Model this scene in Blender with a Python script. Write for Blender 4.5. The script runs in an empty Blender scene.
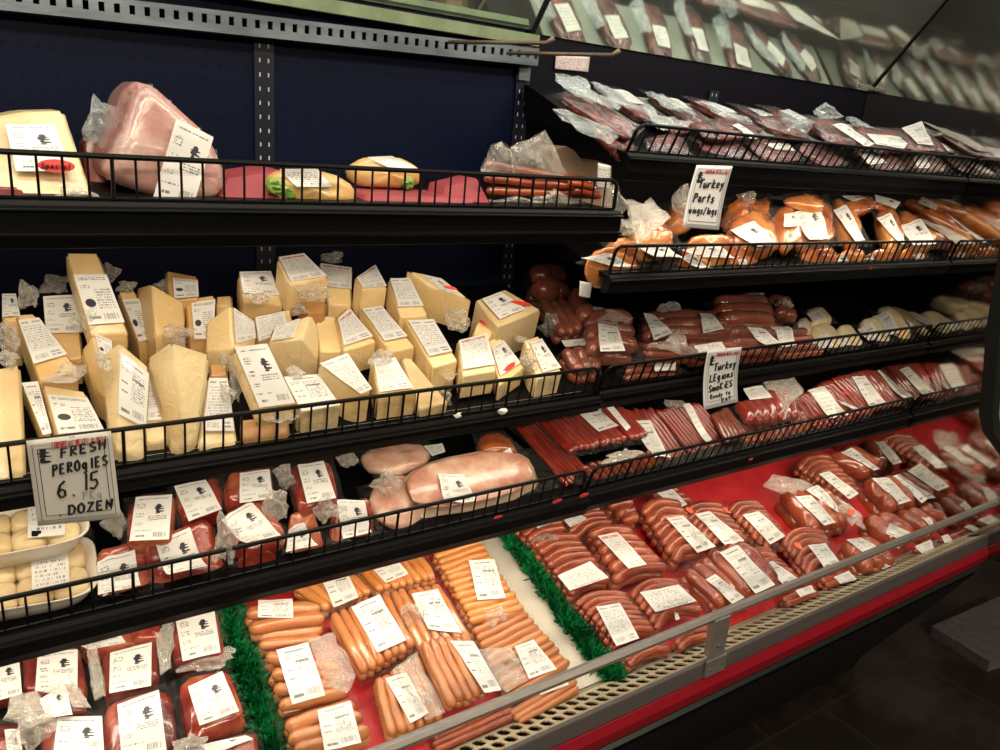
import bpy, bmesh, math, random
from mathutils import Vector, Matrix, noise
from mathutils.bvhtree import BVHTree
S = bpy.context.scene
COL = S.collection
H0 = 1.45                      # camera height above the floor, metres
FPX = 780.0                    # focal length in pixels of the 1000 px wide frame
def nrm(v): return v.normalized()
# camera axes from the vanishing points of shelf direction and of the verticals
_d1 = nrm(Vector((1170, -145, FPX)))
_dv = Vector((-240, 2555, FPX)); _dv = nrm(_dv - _d1 * _dv.dot(_d1))
CZ = -_dv; CX = _d1; CY = CZ.cross(CX)
CAM = Vector((0, 0, H0))
def ray(px, py):
    v = Vector((px - 500, py - 375, FPX))
    return Vector((CX.dot(v), CY.dot(v), CZ.dot(v)))
def at_y(px, py, y):
    r = ray(px, py); return CAM + r * (y / r.y)
def hit(px, py, p0, n):
    r = ray(px, py); return CAM + r * ((p0 - CAM).dot(n) / r.dot(n))

# ---------------------------------------------------------------- materials
class X:
    """a node socket with arithmetic"""
    def __init__(s, nt, sock): s.nt, s.s = nt, sock
    def op(s, o, b=None, c=None):
        n = s.nt.nodes.new('ShaderNodeMath'); n.operation = o
        for i, v in enumerate((s, b, c)):
            if v is None: continue
            if isinstance(v, X): s.nt.links.new(v.s, n.inputs[i])
            else: n.inputs[i].default_value = v
        return X(s.nt, n.outputs[0])
    def __add__(s, b): return s.op('ADD', b)
    def __sub__(s, b): return s.op('SUBTRACT', b)
    def __mul__(s, b): return s.op('MULTIPLY', b)
    def __truediv__(s, b): return s.op('DIVIDE', b)
    def gt(s, b): return s.op('GREATER_THAN', b)
    def lt(s, b): return s.op('LESS_THAN', b)
    def fr(s): return s.op('FRACT')
    def fl(s): return s.op('FLOOR')
    def mx(s, b): return s.op('MAXIMUM', b)
    def inv(s): return (s * -1.0) + 1.0
def new_mat(name):
    m = bpy.data.materials.new(name); m.use_nodes = True
    nt = m.node_tree
    return m, nt, nt.nodes['Principled BSDF']
def mixc(nt, fac, a, b):
    n = nt.nodes.new('ShaderNodeMix'); n.data_type = 'RGBA'
    if isinstance(fac, X): nt.links.new(fac.s, n.inputs[0])
    else: n.inputs[0].default_value = fac
    for i, v in ((6, a), (7, b)):
        if isinstance(v, (tuple, list)): n.inputs[i].default_value = (*v, 1)
        else: nt.links.new(v, n.inputs[i])
    return n.outputs[2]
def noise_n(nt, vec, scale, detail=3, rough=.55, dist=0):
    n = nt.nodes.new('ShaderNodeTexNoise'); n.inputs['Scale'].default_value = scale
    n.inputs['Detail'].default_value = detail; n.inputs['Roughness'].default_value = rough
    n.inputs['Distortion'].default_value = dist
    if vec is not None: nt.links.new(vec, n.inputs['Vector'])
    return n
def coords(nt, kind='Object', off=False):
    c = nt.nodes.new('ShaderNodeTexCoord').outputs[kind]
    if off:   # shift the pattern per object
        oi = nt.nodes.new('ShaderNodeObjectInfo'); a = nt.nodes.new('ShaderNodeVectorMath'); a.operation = 'MULTIPLY_ADD'
        cmb = nt.nodes.new('ShaderNodeCombineXYZ')
        for i in range(3): nt.links.new(oi.outputs['Random'], cmb.inputs[i])
        nt.links.new(cmb.outputs[0], a.inputs[0]); a.inputs[1].default_value = (7, 13, 5); nt.links.new(c, a.inputs[2])
        c = a.outputs[0]
    return c
def ramp(nt, fac, stops):
    r = nt.nodes.new('ShaderNodeValToRGB'); nt.links.new(fac, r.inputs[0])
    e = r.color_ramp.elements
    while len(e) < len(stops): e.new(.5)
    for i, (p, c) in enumerate(stops): e[i].position = p; e[i].color = (*c, 1)
    return r.outputs[0]
def bump(nt, bs, h, strength=.3, dist=.002):
    b = nt.nodes.new('ShaderNodeBump'); b.inputs['Strength'].default_value = strength; b.inputs['Distance'].default_value = dist
    nt.links.new(h, b.inputs['Height']); nt.links.new(b.outputs[0], bs.inputs['Normal'])
def M(name, col, rough=.5, metal=0, coat=0, spec=.5, sss=0):
    m, nt, bs = new_mat(name)
    bs.inputs['Base Color'].default_value = (*col, 1); bs.inputs['Roughness'].default_value = rough
    bs.inputs['Metallic'].default_value = metal; bs.inputs['Coat Weight'].default_value = coat
    bs.inputs['Coat Roughness'].default_value = .12
    bs.inputs['Specular IOR Level'].default_value = spec
    return m
def M2(name, c1, c2, scale=8, rough=.4, coat=0, bs_=.3, bscale=60, c3=None, detail=3, metal=0, stretch=(1, 1, 1), dist=.002, lo=.35, hi=.65):
    """two or three tone mottled material with bump"""
    m, nt, bs = new_mat(name)
    co = coords(nt, 'Object', True)
    mp = nt.nodes.new('ShaderNodeMapping'); mp.inputs['Scale'].default_value = stretch; nt.links.new(co, mp.inputs[0]); co = mp.outputs[0]
    n = noise_n(nt, co, scale, detail, .6)
    st = [(lo, c1), (hi, c2)] if c3 is None else [(lo, c1), ((lo + hi) / 2, c2), (hi, c3)]
    nt.links.new(ramp(nt, n.outputs[0], st), bs.inputs['Base Color'])
    n2 = noise_n(nt, co, bscale, 3, .6); bump(nt, bs, n2.outputs[0], bs_, dist)
    bs.inputs['Roughness'].default_value = rough; bs.inputs['Coat Weight'].default_value = coat; bs.inputs['Coat Roughness'].default_value = .1
    bs.inputs['Metallic'].default_value = metal
    return m
def film_mat(name, base=.1, edge=.6, col=(.85, .85, .8), rough=.14):
    m = bpy.data.materials.new(name); m.use_nodes = True; nt = m.node_tree; nt.nodes.clear()
    out = nt.nodes.new('ShaderNodeOutputMaterial'); tr = nt.nodes.new('ShaderNodeBsdfTransparent')
    gl = nt.nodes.new('ShaderNodeBsdfPrincipled'); gl.inputs['Base Color'].default_value = (*col, 1); gl.inputs['Roughness'].default_value = rough
    gl.inputs['Specular IOR Level'].default_value = 1.0; gl.inputs['Coat Weight'].default_value = .6; gl.inputs['Coat Roughness'].default_value = .06
    co = coords(nt, 'Object', True); n = noise_n(nt, co, 55, 3, .6, 1.5); bump(nt, gl, n.outputs[0], .8, .006)
    lw = nt.nodes.new('ShaderNodeLayerWeight'); lw.inputs[0].default_value = .35
    n2 = noise_n(nt, co, 90, 2)
    f = X(nt, lw.outputs['Facing']) * edge + X(nt, n2.outputs[0]).op('SUBTRACT', .5) * .25 + base
    f = f.op('MAXIMUM', .02).op('MINIMUM', .95)
    mx = nt.nodes.new('ShaderNodeMixShader'); nt.links.new(f.s, mx.inputs[0])
    nt.links.new(tr.outputs[0], mx.inputs[1]); nt.links.new(gl.outputs[0], mx.inputs[2]); nt.links.new(mx.outputs[0], out.inputs[0])
    return m
def label_mat(name, kind, paper=(.78, .765, .73)):
    m, nt, bs = new_mat(name)
    uv = nt.nodes.new('ShaderNodeTexCoord').outputs['UV']; sp = nt.nodes.new('ShaderNodeSeparateXYZ'); nt.links.new(uv, sp.inputs[0])
    u, v = X(nt, sp.outputs[0]), X(nt, sp.outputs[1])
    rnd = X(nt, nt.nodes.new('ShaderNodeObjectInfo').outputs['Random'])
    def box(a, b, c, d): return u.gt(a) * u.lt(b) * v.gt(c) * v.lt(d)
    def ell(cx, cy, rx, ry):
        a = (u - cx) / rx; b = (v - cy) / ry
        return (a * a + b * b).lt(1.0)
    def text(a, b, c, d, rows, dens=.5, cs=34):
        t = (v - c) * (rows / (d - c)); cmb = nt.nodes.new('ShaderNodeCombineXYZ')
        nt.links.new((u * cs).s, cmb.inputs[0]); nt.links.new((t.fl() * 7.31 + rnd * 9.0).s, cmb.inputs[1])
        n = noise_n(nt, cmb.outputs[0], 1.0, 1)
        return box(a, b, c, d) * t.fr().lt(.55) * X(nt, n.outputs[0]).gt(dens)
    def bars(a, b, c, d):
        cmb = nt.nodes.new('ShaderNodeCombineXYZ'); nt.links.new((u * 90.0).s, cmb.inputs[0]); n = noise_n(nt, cmb.outputs[0], 1.0, 0)
        return box(a, b, c, d) * X(nt, n.outputs[0]).gt(.5)
    def emblem(x, y, s):
        e = ell(x, y + .075 * s, .06 * s, .03 * s).mx(ell(x + .01, y + .05 * s, .11 * s, .014 * s)).mx(ell(x - .02 * s, y + .02 * s, .075 * s, .026 * s))
        e = e.mx(ell(x + .05 * s, y + .005 * s, .08 * s, .012 * s)).mx(ell(x - .02 * s, y - .03 * s, .04 * s, .03 * s)).mx(ell(x + .04 * s, y - .045 * s, .1 * s, .016 * s)).mx(ell(x - .01 * s, y - .075 * s, .06 * s, .014 * s))
        return e
    red = None
    if kind == 'meat':
        ink = text(.1, .9, .91, .945, 1, .42).mx(text(.08, .3, .70, .82, 3, .5)) .mx(text(.08, .28, .5, .62, 2, .5)).mx(text(.08, .28, .33, .4, 2, .5))
        ink = ink.mx(text(.4, .9, .42, .53, 3, .46)).mx(bars(.55, .92, .07, .17)).mx(box(.1, .4, .06, .16) * text(.14, .36, .075, .145, 1, .42)) .mx(text(.08, .5, .2, .24, 1, .5))
        ink = ink.mx(emblem(.66, .66, 1.15) * 1.3)
        ring = ell(.2, .76, .1, .06) * ell(.2, .76, .085, .05).inv(); ink = ink.mx(ring * .6)
    elif kind == 'cheese':
        ink = text(.08, .4, .9, .96, 1, .35).mx(text(.55, .92, .9, .96, 1, .35)).mx(text(.1, .92, .3, .86, 10, .52, 46)).mx(bars(.1, .5, .06, .16)).mx(text(.6, .9, .06, .2, 2, .42))
        ink = ink.mx(box(.08, .93, .265, .275) * .8).mx(box(.08, .09, .28, .87) * .6)
        red = text(.08, .92, .87, .97, 2, .4, 24) * rnd.gt(.5)
    elif kind == 'blob':
        ink = text(.08, .9, .88, .95, 2, .42).mx(text(.45, .92, .3, .72, 8, .5)).mx(bars(.5, .92, .08, .2)).mx(text(.08, .35, .72, .8, 2, .5)).mx(text(.08, .4, .1, .2, 1, .4))
        ink = ink.mx(ell(.24, .42, .15, .085) * 1.4)
    elif kind == 'wurst':
        ink = text(.2, .8, .9, .94, 1, .36).mx(text(.42, .9, .34, .84, 11, .52)).mx(text(.08, .34, .76, .83, 2, .5)).mx(text(.08, .3, .55, .6, 1, .42)).mx(text(.08, .3, .4, .45, 1, .42)).mx(bars(.5, .92, .08, .2)).mx(text(.1, .4, .08, .18, 1, .36))
        ink = ink.mx(text(.45, .85, .68, .76, 1, .36))
    elif kind == 'vert':      # text turned along the strip
        ink = text(.1, .9, .1, .9, 16, .56).mx(bars(.2, .8, .03, .1))
    else:
        ink = text(.1, .9, .15, .85, 6, .55)
    pn = noise_n(nt, coords(nt, 'Object'), 60, 2)
    c = mixc(nt, X(nt, pn.outputs[0]) * .12, paper, (.6, .58, .52))
    c = mixc(nt, ink * (.62 if kind == 'cheese' else .78), c, (.03, .03, .04))
    if red is not None: c = mixc(nt, red * .85, c, (.55, .05, .04))
    nt.links.new(c, bs.inputs['Base Color']); bs.inputs['Roughness'].default_value = .35
    bs.inputs['Coat Weight'].default_value = .3
    n = noise_n(nt, coords(nt, 'Object', True), 45, 2); bump(nt, bs, n.outputs[0], .35, .003)
    return m

# ---------------------------------------------------------------- objects
def link(name, me, parent=None, mat=None, loc=None):
    o = bpy.data.objects.new(name, me); COL.objects.link(o)
    if mat is not None and me is not None and not me.materials: me.materials.append(mat)
    if parent is not None: o.parent = parent
    if loc is not None: o.location = loc
    return o
def mesh(name, V, F, smooth=False):
    me = bpy.data.meshes.new(name); me.from_pydata([tuple(v) for v in V], [], F); me.update()
    if smooth: me.polygons.foreach_set('use_smooth', [True] * len(me.polygons))
    return me
def tag(o, label=None, cat=None, group=None, kind=None):
    if label: o['label'] = label
    if cat: o['category'] = cat
    if group: o['group'] = group
    if kind: o['kind'] = kind
    return o
class MB:
    def __init__(s): s.V = []; s.F = []
    def add(s, V, F):
        k = len(s.V); s.V += [Vector(v) for v in V]; s.F += [tuple(i + k for i in f) for f in F]
    def box(s, x0, x1, y0, y1, z0, z1):
        V = [(x, y, z) for x in (x0, x1) for y in (y0, y1) for z in (z0, z1)]
        s.add(V, [(0, 1, 3, 2), (4, 6, 7, 5), (0, 4, 5, 1), (2, 3, 7, 6), (0, 2, 6, 4), (1, 5, 7, 3)])
    def prism(s, prof, x0, x1):   # closed profile in (y,z) swept along x, counter-clockwise
        n = len(prof)
        V = [(x0, y, z) for y, z in prof] + [(x1, y, z) for y, z in prof]
        s.add(V, [(i, (i + 1) % n, n + (i + 1) % n, n + i) for i in range(n)] + [tuple(range(n - 1, -1, -1)), tuple(range(n, 2 * n))])
    def tube(s, pts, r, seg=6, closed=False):
        pts = [Vector(p) for p in pts]; n = len(pts); rings = []
        rr = r if isinstance(r, (list, tuple)) else [r] * n
        up = None
        for i, p in enumerate(pts):
            t = (pts[min(i + 1, n - 1)] - pts[max(i - 1, 0)])
            t = nrm(t) if t.length > 1e-9 else Vector((1, 0, 0))
            if up is None: up = Vector((0, 0, 1)) if abs(t.z) < .9 else Vector((1, 0, 0))
            a = nrm(up - t * up.dot(t)); b = t.cross(a); up = a
            rings.append([p + (a * math.cos(2 * math.pi * k / seg) + b * math.sin(2 * math.pi * k / seg)) * rr[i] for k in range(seg)])
        V = [v for rg in rings for v in rg]
        F = [(i * seg + k, i * seg + (k + 1) % seg, (i + 1) * seg + (k + 1) % seg, (i + 1) * seg + k) for i in range(n - 1) for k in range(seg)]
        F += [tuple(range(seg - 1, -1, -1)), tuple((n - 1) * seg + k for k in range(seg))]
        s.add(V, F)
    def build(s, name, mat, parent=None, smooth=False, bev=0):
        me = mesh(name, s.V, s.F, smooth)
        o = link(name, me, parent, mat)
        if bev:
            b = o.modifiers.new('bevel', 'BEVEL'); b.width = bev; b.segments = 2; b.limit_method = 'ANGLE'
        return o
def empty(name, loc=(0, 0, 0), mw=None):
    o = bpy.data.objects.new(name, None); COL.objects.link(o); o.empty_display_size = .02
    if mw is not None: o.matrix_world = mw
    else: o.location = loc
    return o
# ---------------------------------------------------------------- camera, render look
S.view_settings.view_transform = 'Standard'; S.view_settings.look = 'None'; S.view_settings.gamma = 1
S.view_settings.use_curve_mapping = False; S.view_settings.exposure = 0.0
cd = bpy.data.cameras.new('camera'); cam = bpy.data.objects.new('camera', cd); COL.objects.link(cam)
cd.sensor_width = 36; cd.lens = 36 * FPX / 1000; cd.clip_start = .02
# world axes of the camera's right, up, back
def w_of(v): return Vector((CX.dot(v), CY.dot(v), CZ.dot(v)))
R_ = w_of(Vector((1, 0, 0))); U_ = w_of(Vector((0, -1, 0))); B_ = w_of(Vector((0, 0, -1)))
mw = Matrix(((R_.x, U_.x, B_.x, 0), (R_.y, U_.y, B_.y, 0), (R_.z, U_.z, B_.z, H0), (0, 0, 0, 1)))
cam.matrix_world = mw; S.camera = cam
w = bpy.data.worlds.new('world'); S.world = w; w.use_nodes = True
w.node_tree.nodes['Background'].inputs[0].default_value = (.55, .62, .75, 1); w.node_tree.nodes['Background'].inputs[1].default_value = .03

# ---------------------------------------------------------------- materials of the case
black = M('black_enamel', (.0025, .0025, .003), .42, spec=.12)
blackwire = M('black_wire', (.003, .003, .003), .4, spec=.18)
blackmat = M('black_matt', (.006, .006, .006), .6, spec=.2)
steel = M2('brushed_steel', (.30, .27, .25), (.38, .35, .32), 3, .32, 0, .1, 200, metal=.6, stretch=(.2, 8, 8))
galv = M2('galvanised_steel', (.11, .135, .155), (.21, .24, .265), 14, .4, 0, .15, 80, metal=.5, stretch=(.5, 2, 2))
green_rail = M2('green_painted_rail', (.13, .17, .08), (.20, .24, .13), 20, .5, 0, .1, 60)
redpaint = M('red_enamel', (.26, .003, .012), .38)
shadesteel = M2('shaded_steel', (.085, .074, .070), (.12, .105, .10), 3, .4, 0, .1, 200, metal=.2, stretch=(.2, 8, 8))  # darker copy of the steel; low light at the lip is in its colour
cream = M2('cream_enamel', (.42, .37, .24), (.52, .47, .32), 12, .4, 0, .05, 60)
redmat = M2('red_liner', (.52, .012, .02), (.62, .03, .035), 30, .5, 0, .4, 300)
whitemat = M2('white_liner', (.55, .50, .42), (.66, .61, .52), 9, .4, 0, .2, 40)
XS, XE = .935, 2.09              # joint between the two sections; end panel
XL = -.75
ZR = lambda z: z + H0
YB = 1.33
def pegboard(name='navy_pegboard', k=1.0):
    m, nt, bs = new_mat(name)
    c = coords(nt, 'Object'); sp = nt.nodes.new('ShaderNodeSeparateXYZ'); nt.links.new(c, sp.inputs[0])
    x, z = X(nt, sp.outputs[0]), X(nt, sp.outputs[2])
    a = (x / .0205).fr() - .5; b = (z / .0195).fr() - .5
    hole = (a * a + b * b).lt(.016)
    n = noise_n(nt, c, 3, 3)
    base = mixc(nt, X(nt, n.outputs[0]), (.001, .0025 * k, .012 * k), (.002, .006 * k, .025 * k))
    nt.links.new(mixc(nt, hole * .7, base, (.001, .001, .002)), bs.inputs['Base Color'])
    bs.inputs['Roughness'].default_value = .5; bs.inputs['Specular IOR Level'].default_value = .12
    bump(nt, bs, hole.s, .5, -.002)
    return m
peg = pegboard(); pegdark = pegboard('darker_pegboard', .28)  # second one is the same pegboard in a darker tone, for the right section
def uprightmat():
    m, nt, bs = new_mat('slotted_upright')
    c = coords(nt, 'Object'); sp = nt.nodes.new('ShaderNodeSeparateXYZ'); nt.links.new(c, sp.inputs[0])
    x, z = X(nt, sp.outputs[0]), X(nt, sp.outputs[2])
    t = (z / .0215).fr(); ax = x.op('ABSOLUTE') - .007
    slot = t.lt(.3) * ax.op('ABSOLUTE').lt(.0011)
    nt.links.new(mixc(nt, slot, (.0012, .003, .012), (.45, .48, .52)), bs.inputs['Base Color']); bs.inputs['Roughness'].default_value = .4  # pale slots: light coming through the holes, painted into the colour
    return m
upm = uprightmat()

# ---------------------------------------------------------------- the room
def struct(name, mb, mat, **k):
    o = mb.build(name, mat, **k); o['kind'] = 'structure'; return o
def tiles():
    m, nt, bs = new_mat('dark_slate_tile')
    c = coords(nt, 'Object'); br = nt.nodes.new('ShaderNodeTexBrick'); nt.links.new(c, br.inputs[0])
    br.offset = .5; br.inputs['Scale'].default_value = 1; br.inputs['Brick Width'].default_value = .46; br.inputs['Row Height'].default_value = .46
    br.inputs['Mortar Size'].default_value = .004; br.inputs['Color1'].default_value = (.016, .011, .0095, 1); br.inputs['Color2'].default_value = (.021, .015, .013, 1); br.inputs['Mortar'].default_value = (.030, .023, .019, 1)
    n = noise_n(nt, c, 4, 5, .65); f = X(nt, n.outputs[0]).op('SUBTRACT', .45) * 3.0
    f = f.op('MAXIMUM', 0.0).op('MINIMUM', .7)
    nt.links.new(mixc(nt, f, br.outputs[0], (.055, .040, .032)), bs.inputs['Base Color'])
    bs.inputs['Roughness'].default_value = .3; n2 = noise_n(nt, c, 25, 4); bump(nt, bs, n2.outputs[0], .3, .003)
    return m
b = MB(); b.box(-4, 8, -5, 2.2, -.05, 0); struct('floor', b, tiles())
wallm = M('wall_paint', (.35, .33, .30), .7); ceilm = M('ceiling_paint', (.5, .5, .48), .8)
b = MB(); b.box(-4, 8, 2.0, 2.1, 0, 3.0); struct('wall_back', b, wallm)
b = MB(); b.box(7.9, 8, -5, 2.0, 0, 3.0); struct('wall_right', b, wallm)
b = MB(); b.box(-4, 8, -5, 2.2, 3.0, 3.1); struct('ceiling', b, ceilm)

# ---------------------------------------------------------------- the refrigerated case
case = empty('refrigerated_display_case', (0, 0, 0))
tag(case, 'long open black refrigerated display case with red kick panel along the wall', 'display case')
# back panels: one per section
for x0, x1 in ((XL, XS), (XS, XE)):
    b = MB(); b.box(x0 + .002, x1 - .002, YB, YB + .03, ZR(-.95), ZR(.19)); b.build('back_panel', peg if x0 < 0 else pegdark, case)
for x in (.427, XS, 1.48):
    b = MB(); b.box(-.016, .016, -.004, 0, 0, .98); o = b.build('slotted_upright', upm, case); o.location = (x, YB - .0005, ZR(-.85))
# slotted galvanised beam across the left section
def beam():
    L0, L1, pitch = XL, XS + .012, .0197
    zb = lambda x: ZR(.126 + (x - .965) * .030); b = MB()
    def seg(a, e, lo, hi, ya=1.298, yb=1.302):
        V = [(x, y, zb(x) + z) for x in (a, e) for y in (ya, yb) for z in (lo, hi)]
        b.add(V, [(0, 1, 3, 2), (4, 6, 7, 5), (0, 4, 5, 1), (2, 3, 7, 6), (0, 2, 6, 4), (1, 5, 7, 3)])
    seg(L0, L1, 0, .012); seg(L0, L1, .024, .031)
    n = int((L1 - L0) / pitch)
    for i in range(n + 1):
        a = L0 + i * pitch; seg(a, min(a + pitch * .62, L1), .012, .024)
    seg(L0, L1, .028, .031, 1.302, 1.325); seg(L0, L1, 0, .003, 1.302, 1.325)
    return b
beam().build('slotted_beam', galv, case)
b = MB(); b.box(-1, 1, 0, .004, 0, 1)
b = MB(); b.box(XS - .016, XS + .010, 1.318, 1.33, ZR(.098), ZR(.175)); o = b.build('beam_bracket', galv, case)
b = MB(); b.box(XS - .007, XS - .002, 1.3165, 1.319, ZR(.06), ZR(.082)); b.build('bracket_slot', blackmat, case)
# green-painted rail under the left mirror
b = MB(); b.box(XL, XS + .012, 1.300, 1.312, ZR(.160), ZR(.180)); b.box(XL, XS + .012, 1.312, 1.33, ZR(.166), ZR(.172)); b.build('mirror_rail', green_rail, case)
# leaning mirror above the shelves, in sections
mir, nt, bs = new_mat('aged_mirror'); bs.inputs['Base Color'].default_value = (.74, .82, .74, 1); bs.inputs['Metallic'].default_value = .93; bs.inputs['Roughness'].default_value = .06
def mirror(x0, x1, parent, y0=1.325, z0=.19, lean=36, hgt=.42):
    s, c = math.sin(math.radians(lean)), math.cos(math.radians(lean))
    b = MB(); z0 = ZR(z0)
    b.prism([(y0, z0), (y0 + .006 * c, z0 + .006 * s), (y0 + .006 * c - hgt * s, z0 + .006 * s + hgt * c), (y0 - hgt * s, z0 + hgt * c)], x0, x1)
    return b.build('angled_mirror', mir, parent)
mirror(XL, XS + .01, case); mirror(XS + .018, XE - .001, case, z0=.185); 
b = MB(); s_, c_ = math.sin(math.radians(36)), math.cos(math.radians(36))
for xa in (XS + .010, XE - .007):
    b = MB(); b.prism([(1.322, ZR(.186)), (1.325, ZR(.186)), (1.325 - .42 * s_, ZR(.186) + .42 * c_), (1.322 - .42 * s_, ZR(.186) + .42 * c_)], xa, xa + .003)
    b.build('mirror_joint_strip', blackmat, case)
b = MB(); b.box(2.03, XE - .002, 1.312, 1.318, ZR(.188), ZR(.196)); b.build('mirror_clip', steel, case)
# canopy above
b = MB(); b.prism([(.62, ZR(.56)), (1.1, ZR(.56)), (1.1, ZR(.62)), (1.40, ZR(.62)), (1.40, ZR(.75)), (.62, ZR(.75))], XL, 2.5); b.build('canopy', blackmat, case)
b = MB(); b.box(XL, 2.5, 1.37, 1.6, 0, ZR(.75)); b.build('rear_housing', blackmat, case)
# hooks reaching forward from the upright
hookm = M2('rusty_hook_wire', (.10, .08, .06), (.22, .15, .09), 30, .5, 0, .3, 90, metal=.4)
b = MB(); b.tube([(XS - .03, 1.29, ZR(.150)), (XS - .015, 1.10, ZR(.142)), (XS - .012, 1.0, ZR(.138)), (XS - .02, .995, ZR(.146))], .0035, 8)
for (p, q, y0, y1, nm) in (((449, 42), (546, 43), 1.28, 1.13, 'h'), ((507, 53), (612, 55), 1.28, 1.12, 'h')):
    A = at_y(*p, y0); B = at_y(*q, y1); C_ = at_y(q[0] + 8, q[1] - 5, y1 - .01)
    b = MB(); b.tube([A, A.lerp(B, .5), B, C_], [.0034, .0034, .0034, .0045], 8); o = b.build('wire_hook', hookm, None, True)
    tag(o, 'rusty wire hook reaching forward %s the slotted beam' % ('just over' if p[0] == 449 else 'a little below'), 'hook', 'hooks by the slotted beam')
# bottom well: tray deck sloping to the front
TY, TZ, TS = .840, -.940, .316
tz = lambda y: ZR(TZ + TS * (y - TY))
b = MB(); b.prism([(TY, tz(TY) - .02), (YB, tz(YB) - .02), (YB, tz(YB)), (TY, tz(TY))], XL, XE); b.build('well_deck', cream, case)
# perforated air grille
b = MB()
y0, y1, zg0, zg1 = .748, .832, ZR(-.884), ZR(-.932)
zz = lambda y: zg0 + (zg1 - zg0) * (y - y0) / (y1 - y0)
def strip(xa, xb, ya, yb):
    b.prism([(ya, zz(ya) - .003), (yb, zz(yb) - .003), (yb, zz(yb)), (ya, zz(ya))], xa, xb)
rows = [(y0, y0 + .010), (y0 + .036, y0 + .044), (y0 + .070, y1)]
for r_ in rows: strip(XL, XE, *r_)
pt = .0235
for k, (ya, yb) in enumerate(((y0 + .010, y0 + .036), (y0 + .044, y0 + .070))):
    x = XL - pt * .5 * k + pt
    while x < XE - .01:
        # web between two rounded holes
        m_ = (ya + yb) / 2; h_ = (yb - ya) / 2
        for (da, db, wd) in ((0, .2, .006), (.2, .8, .0035), (.8, 1, .006)):
            strip(x - wd, x + wd, ya + (yb - ya) * da, ya + (yb - ya) * db)
        x += pt
b.build('air_grille', cream, case)
b = MB(); b.box(XL, XE, .75, .835, ZR(-1.0), ZR(-.965)); b.build('grille_duct', blackmat, case)
# steel lip, red bumper, lower panel
b = MB(); b.prism([(.740, ZR(-.882)), (.736, ZR(-.912)), (.747, ZR(-.912)), (.747, ZR(-.880))], XL, XE + .02); b.build('steel_lip', shadesteel, case, bev=.002)
b = MB(); b.prism([(.743, ZR(-.912)), (.735, ZR(-.914)), (.728, ZR(-.930)), (.732, ZR(-.953)), (.78, ZR(-.957)), (.78, ZR(-.912))], XL, XE + .02); b.build('red_bumper', redpaint, case)
b = MB(); b.prism([(.734, ZR(-.958)), (.728, ZR(-.964)), (.734, ZR(-.972)), (.79, ZR(-.975)), (.79, ZR(-.958))], XL, XE + .02); b.build('bumper_trim', M('dark_green_trim', (.02, .03, .024), .3, .3), case)
b = MB(); b.prism([(.745, ZR(-.995)), (.80, ZR(-1.10)), (.97, ZR(-1.40)), (.985, .0), (1.36, 0), (1.36, ZR(-1.0))], XL, XE); b.build('lower_panel', blackmat, case)
# handrail on posts
b = MB(); b.prism([(.742, ZR(-.800)), (.752, ZR(-.803)), (.756, ZR(-.792)), (.750, ZR(-.783)), (.742, ZR(-.783)), (.737, ZR(-.790))], XL, XE + .01); b.build('handrail', steel, case, bev=.001)
for x in (1.052,):
    b = MB(); b.prism([(.736, ZR(-.795)), (.736, ZR(-.912)), (.7405, ZR(-.912)), (.7405, ZR(-.79))], x - .021, x + .021)
    b.box(x - .026, x + .026, .7325, .737, ZR(-.909), ZR(-.876)); b.prism([(.7405, ZR(-.80)), (.7405, ZR(-.87)), (.748, ZR(-.87)), (.75, ZR(-.80))], x - .021, x - .018)
    p = b.build('rail_post', steel, case)
    b = MB()
    for dx, z in ((-.016, -.896), (.016, -.892), (0, -.85)):
        b = MB(); b.tube([(x + dx, .731, ZR(z)), (x + dx, .738, ZR(z))], .0035, 8); b.build('screw', galv, p)
# end panel: mirrored inside, black gasket frame along its curved front edge
endm, nt, bs = new_mat('end_mirror'); bs.inputs['Base Color'].default_value = (.42, .40, .37, 1); bs.inputs['Metallic'].default_value = 1; bs.inputs['Roughness'].default_value = .06
front = [(.96, .30), (.915, -.20), (.897, -.384), (.875, -.50), (.862, -.59), (.842, -.638), (.786, -.685), (.735, -.72), (.715, -.76), (.712, -.96)]
front = [(y * .9766, z * .9766) for y, z in front]
prof = [(y, ZR(z)) for y, z in front] + [(1.33, ZR(-.97)), (1.33, ZR(.60)), (.98, ZR(.60))]
b = MB(); b.prism(prof[::-1], XE, XE + .012); b.build('end_mirror', endm, case)
b = MB(); edge = [(.97, .60)] + front
for (ya, za), (yb, zb) in zip(edge[:-1], edge[1:]):
    b.prism([(ya - .034, ZR(za)), (ya - .002, ZR(za)), (yb - .002, ZR(zb)), (yb - .034, ZR(zb))], XE - .006, XE + .03)
b.build('end_gasket', blackmat, case)
palem = M2('pale_green_panel', (.36, .40, .36), (.42, .46, .42), 5, .5, 0, .02, 20)
b = MB(); b.prism([(.60, ZR(.6)), (.60, ZR(-.60)), (.66, ZR(-.70)), (.72, ZR(-.83)), (1.3, ZR(-.83)), (1.3, ZR(.6))], XE + .06, XE + .09)
b.build('neighbouring_case_side', palem, case)

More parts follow.
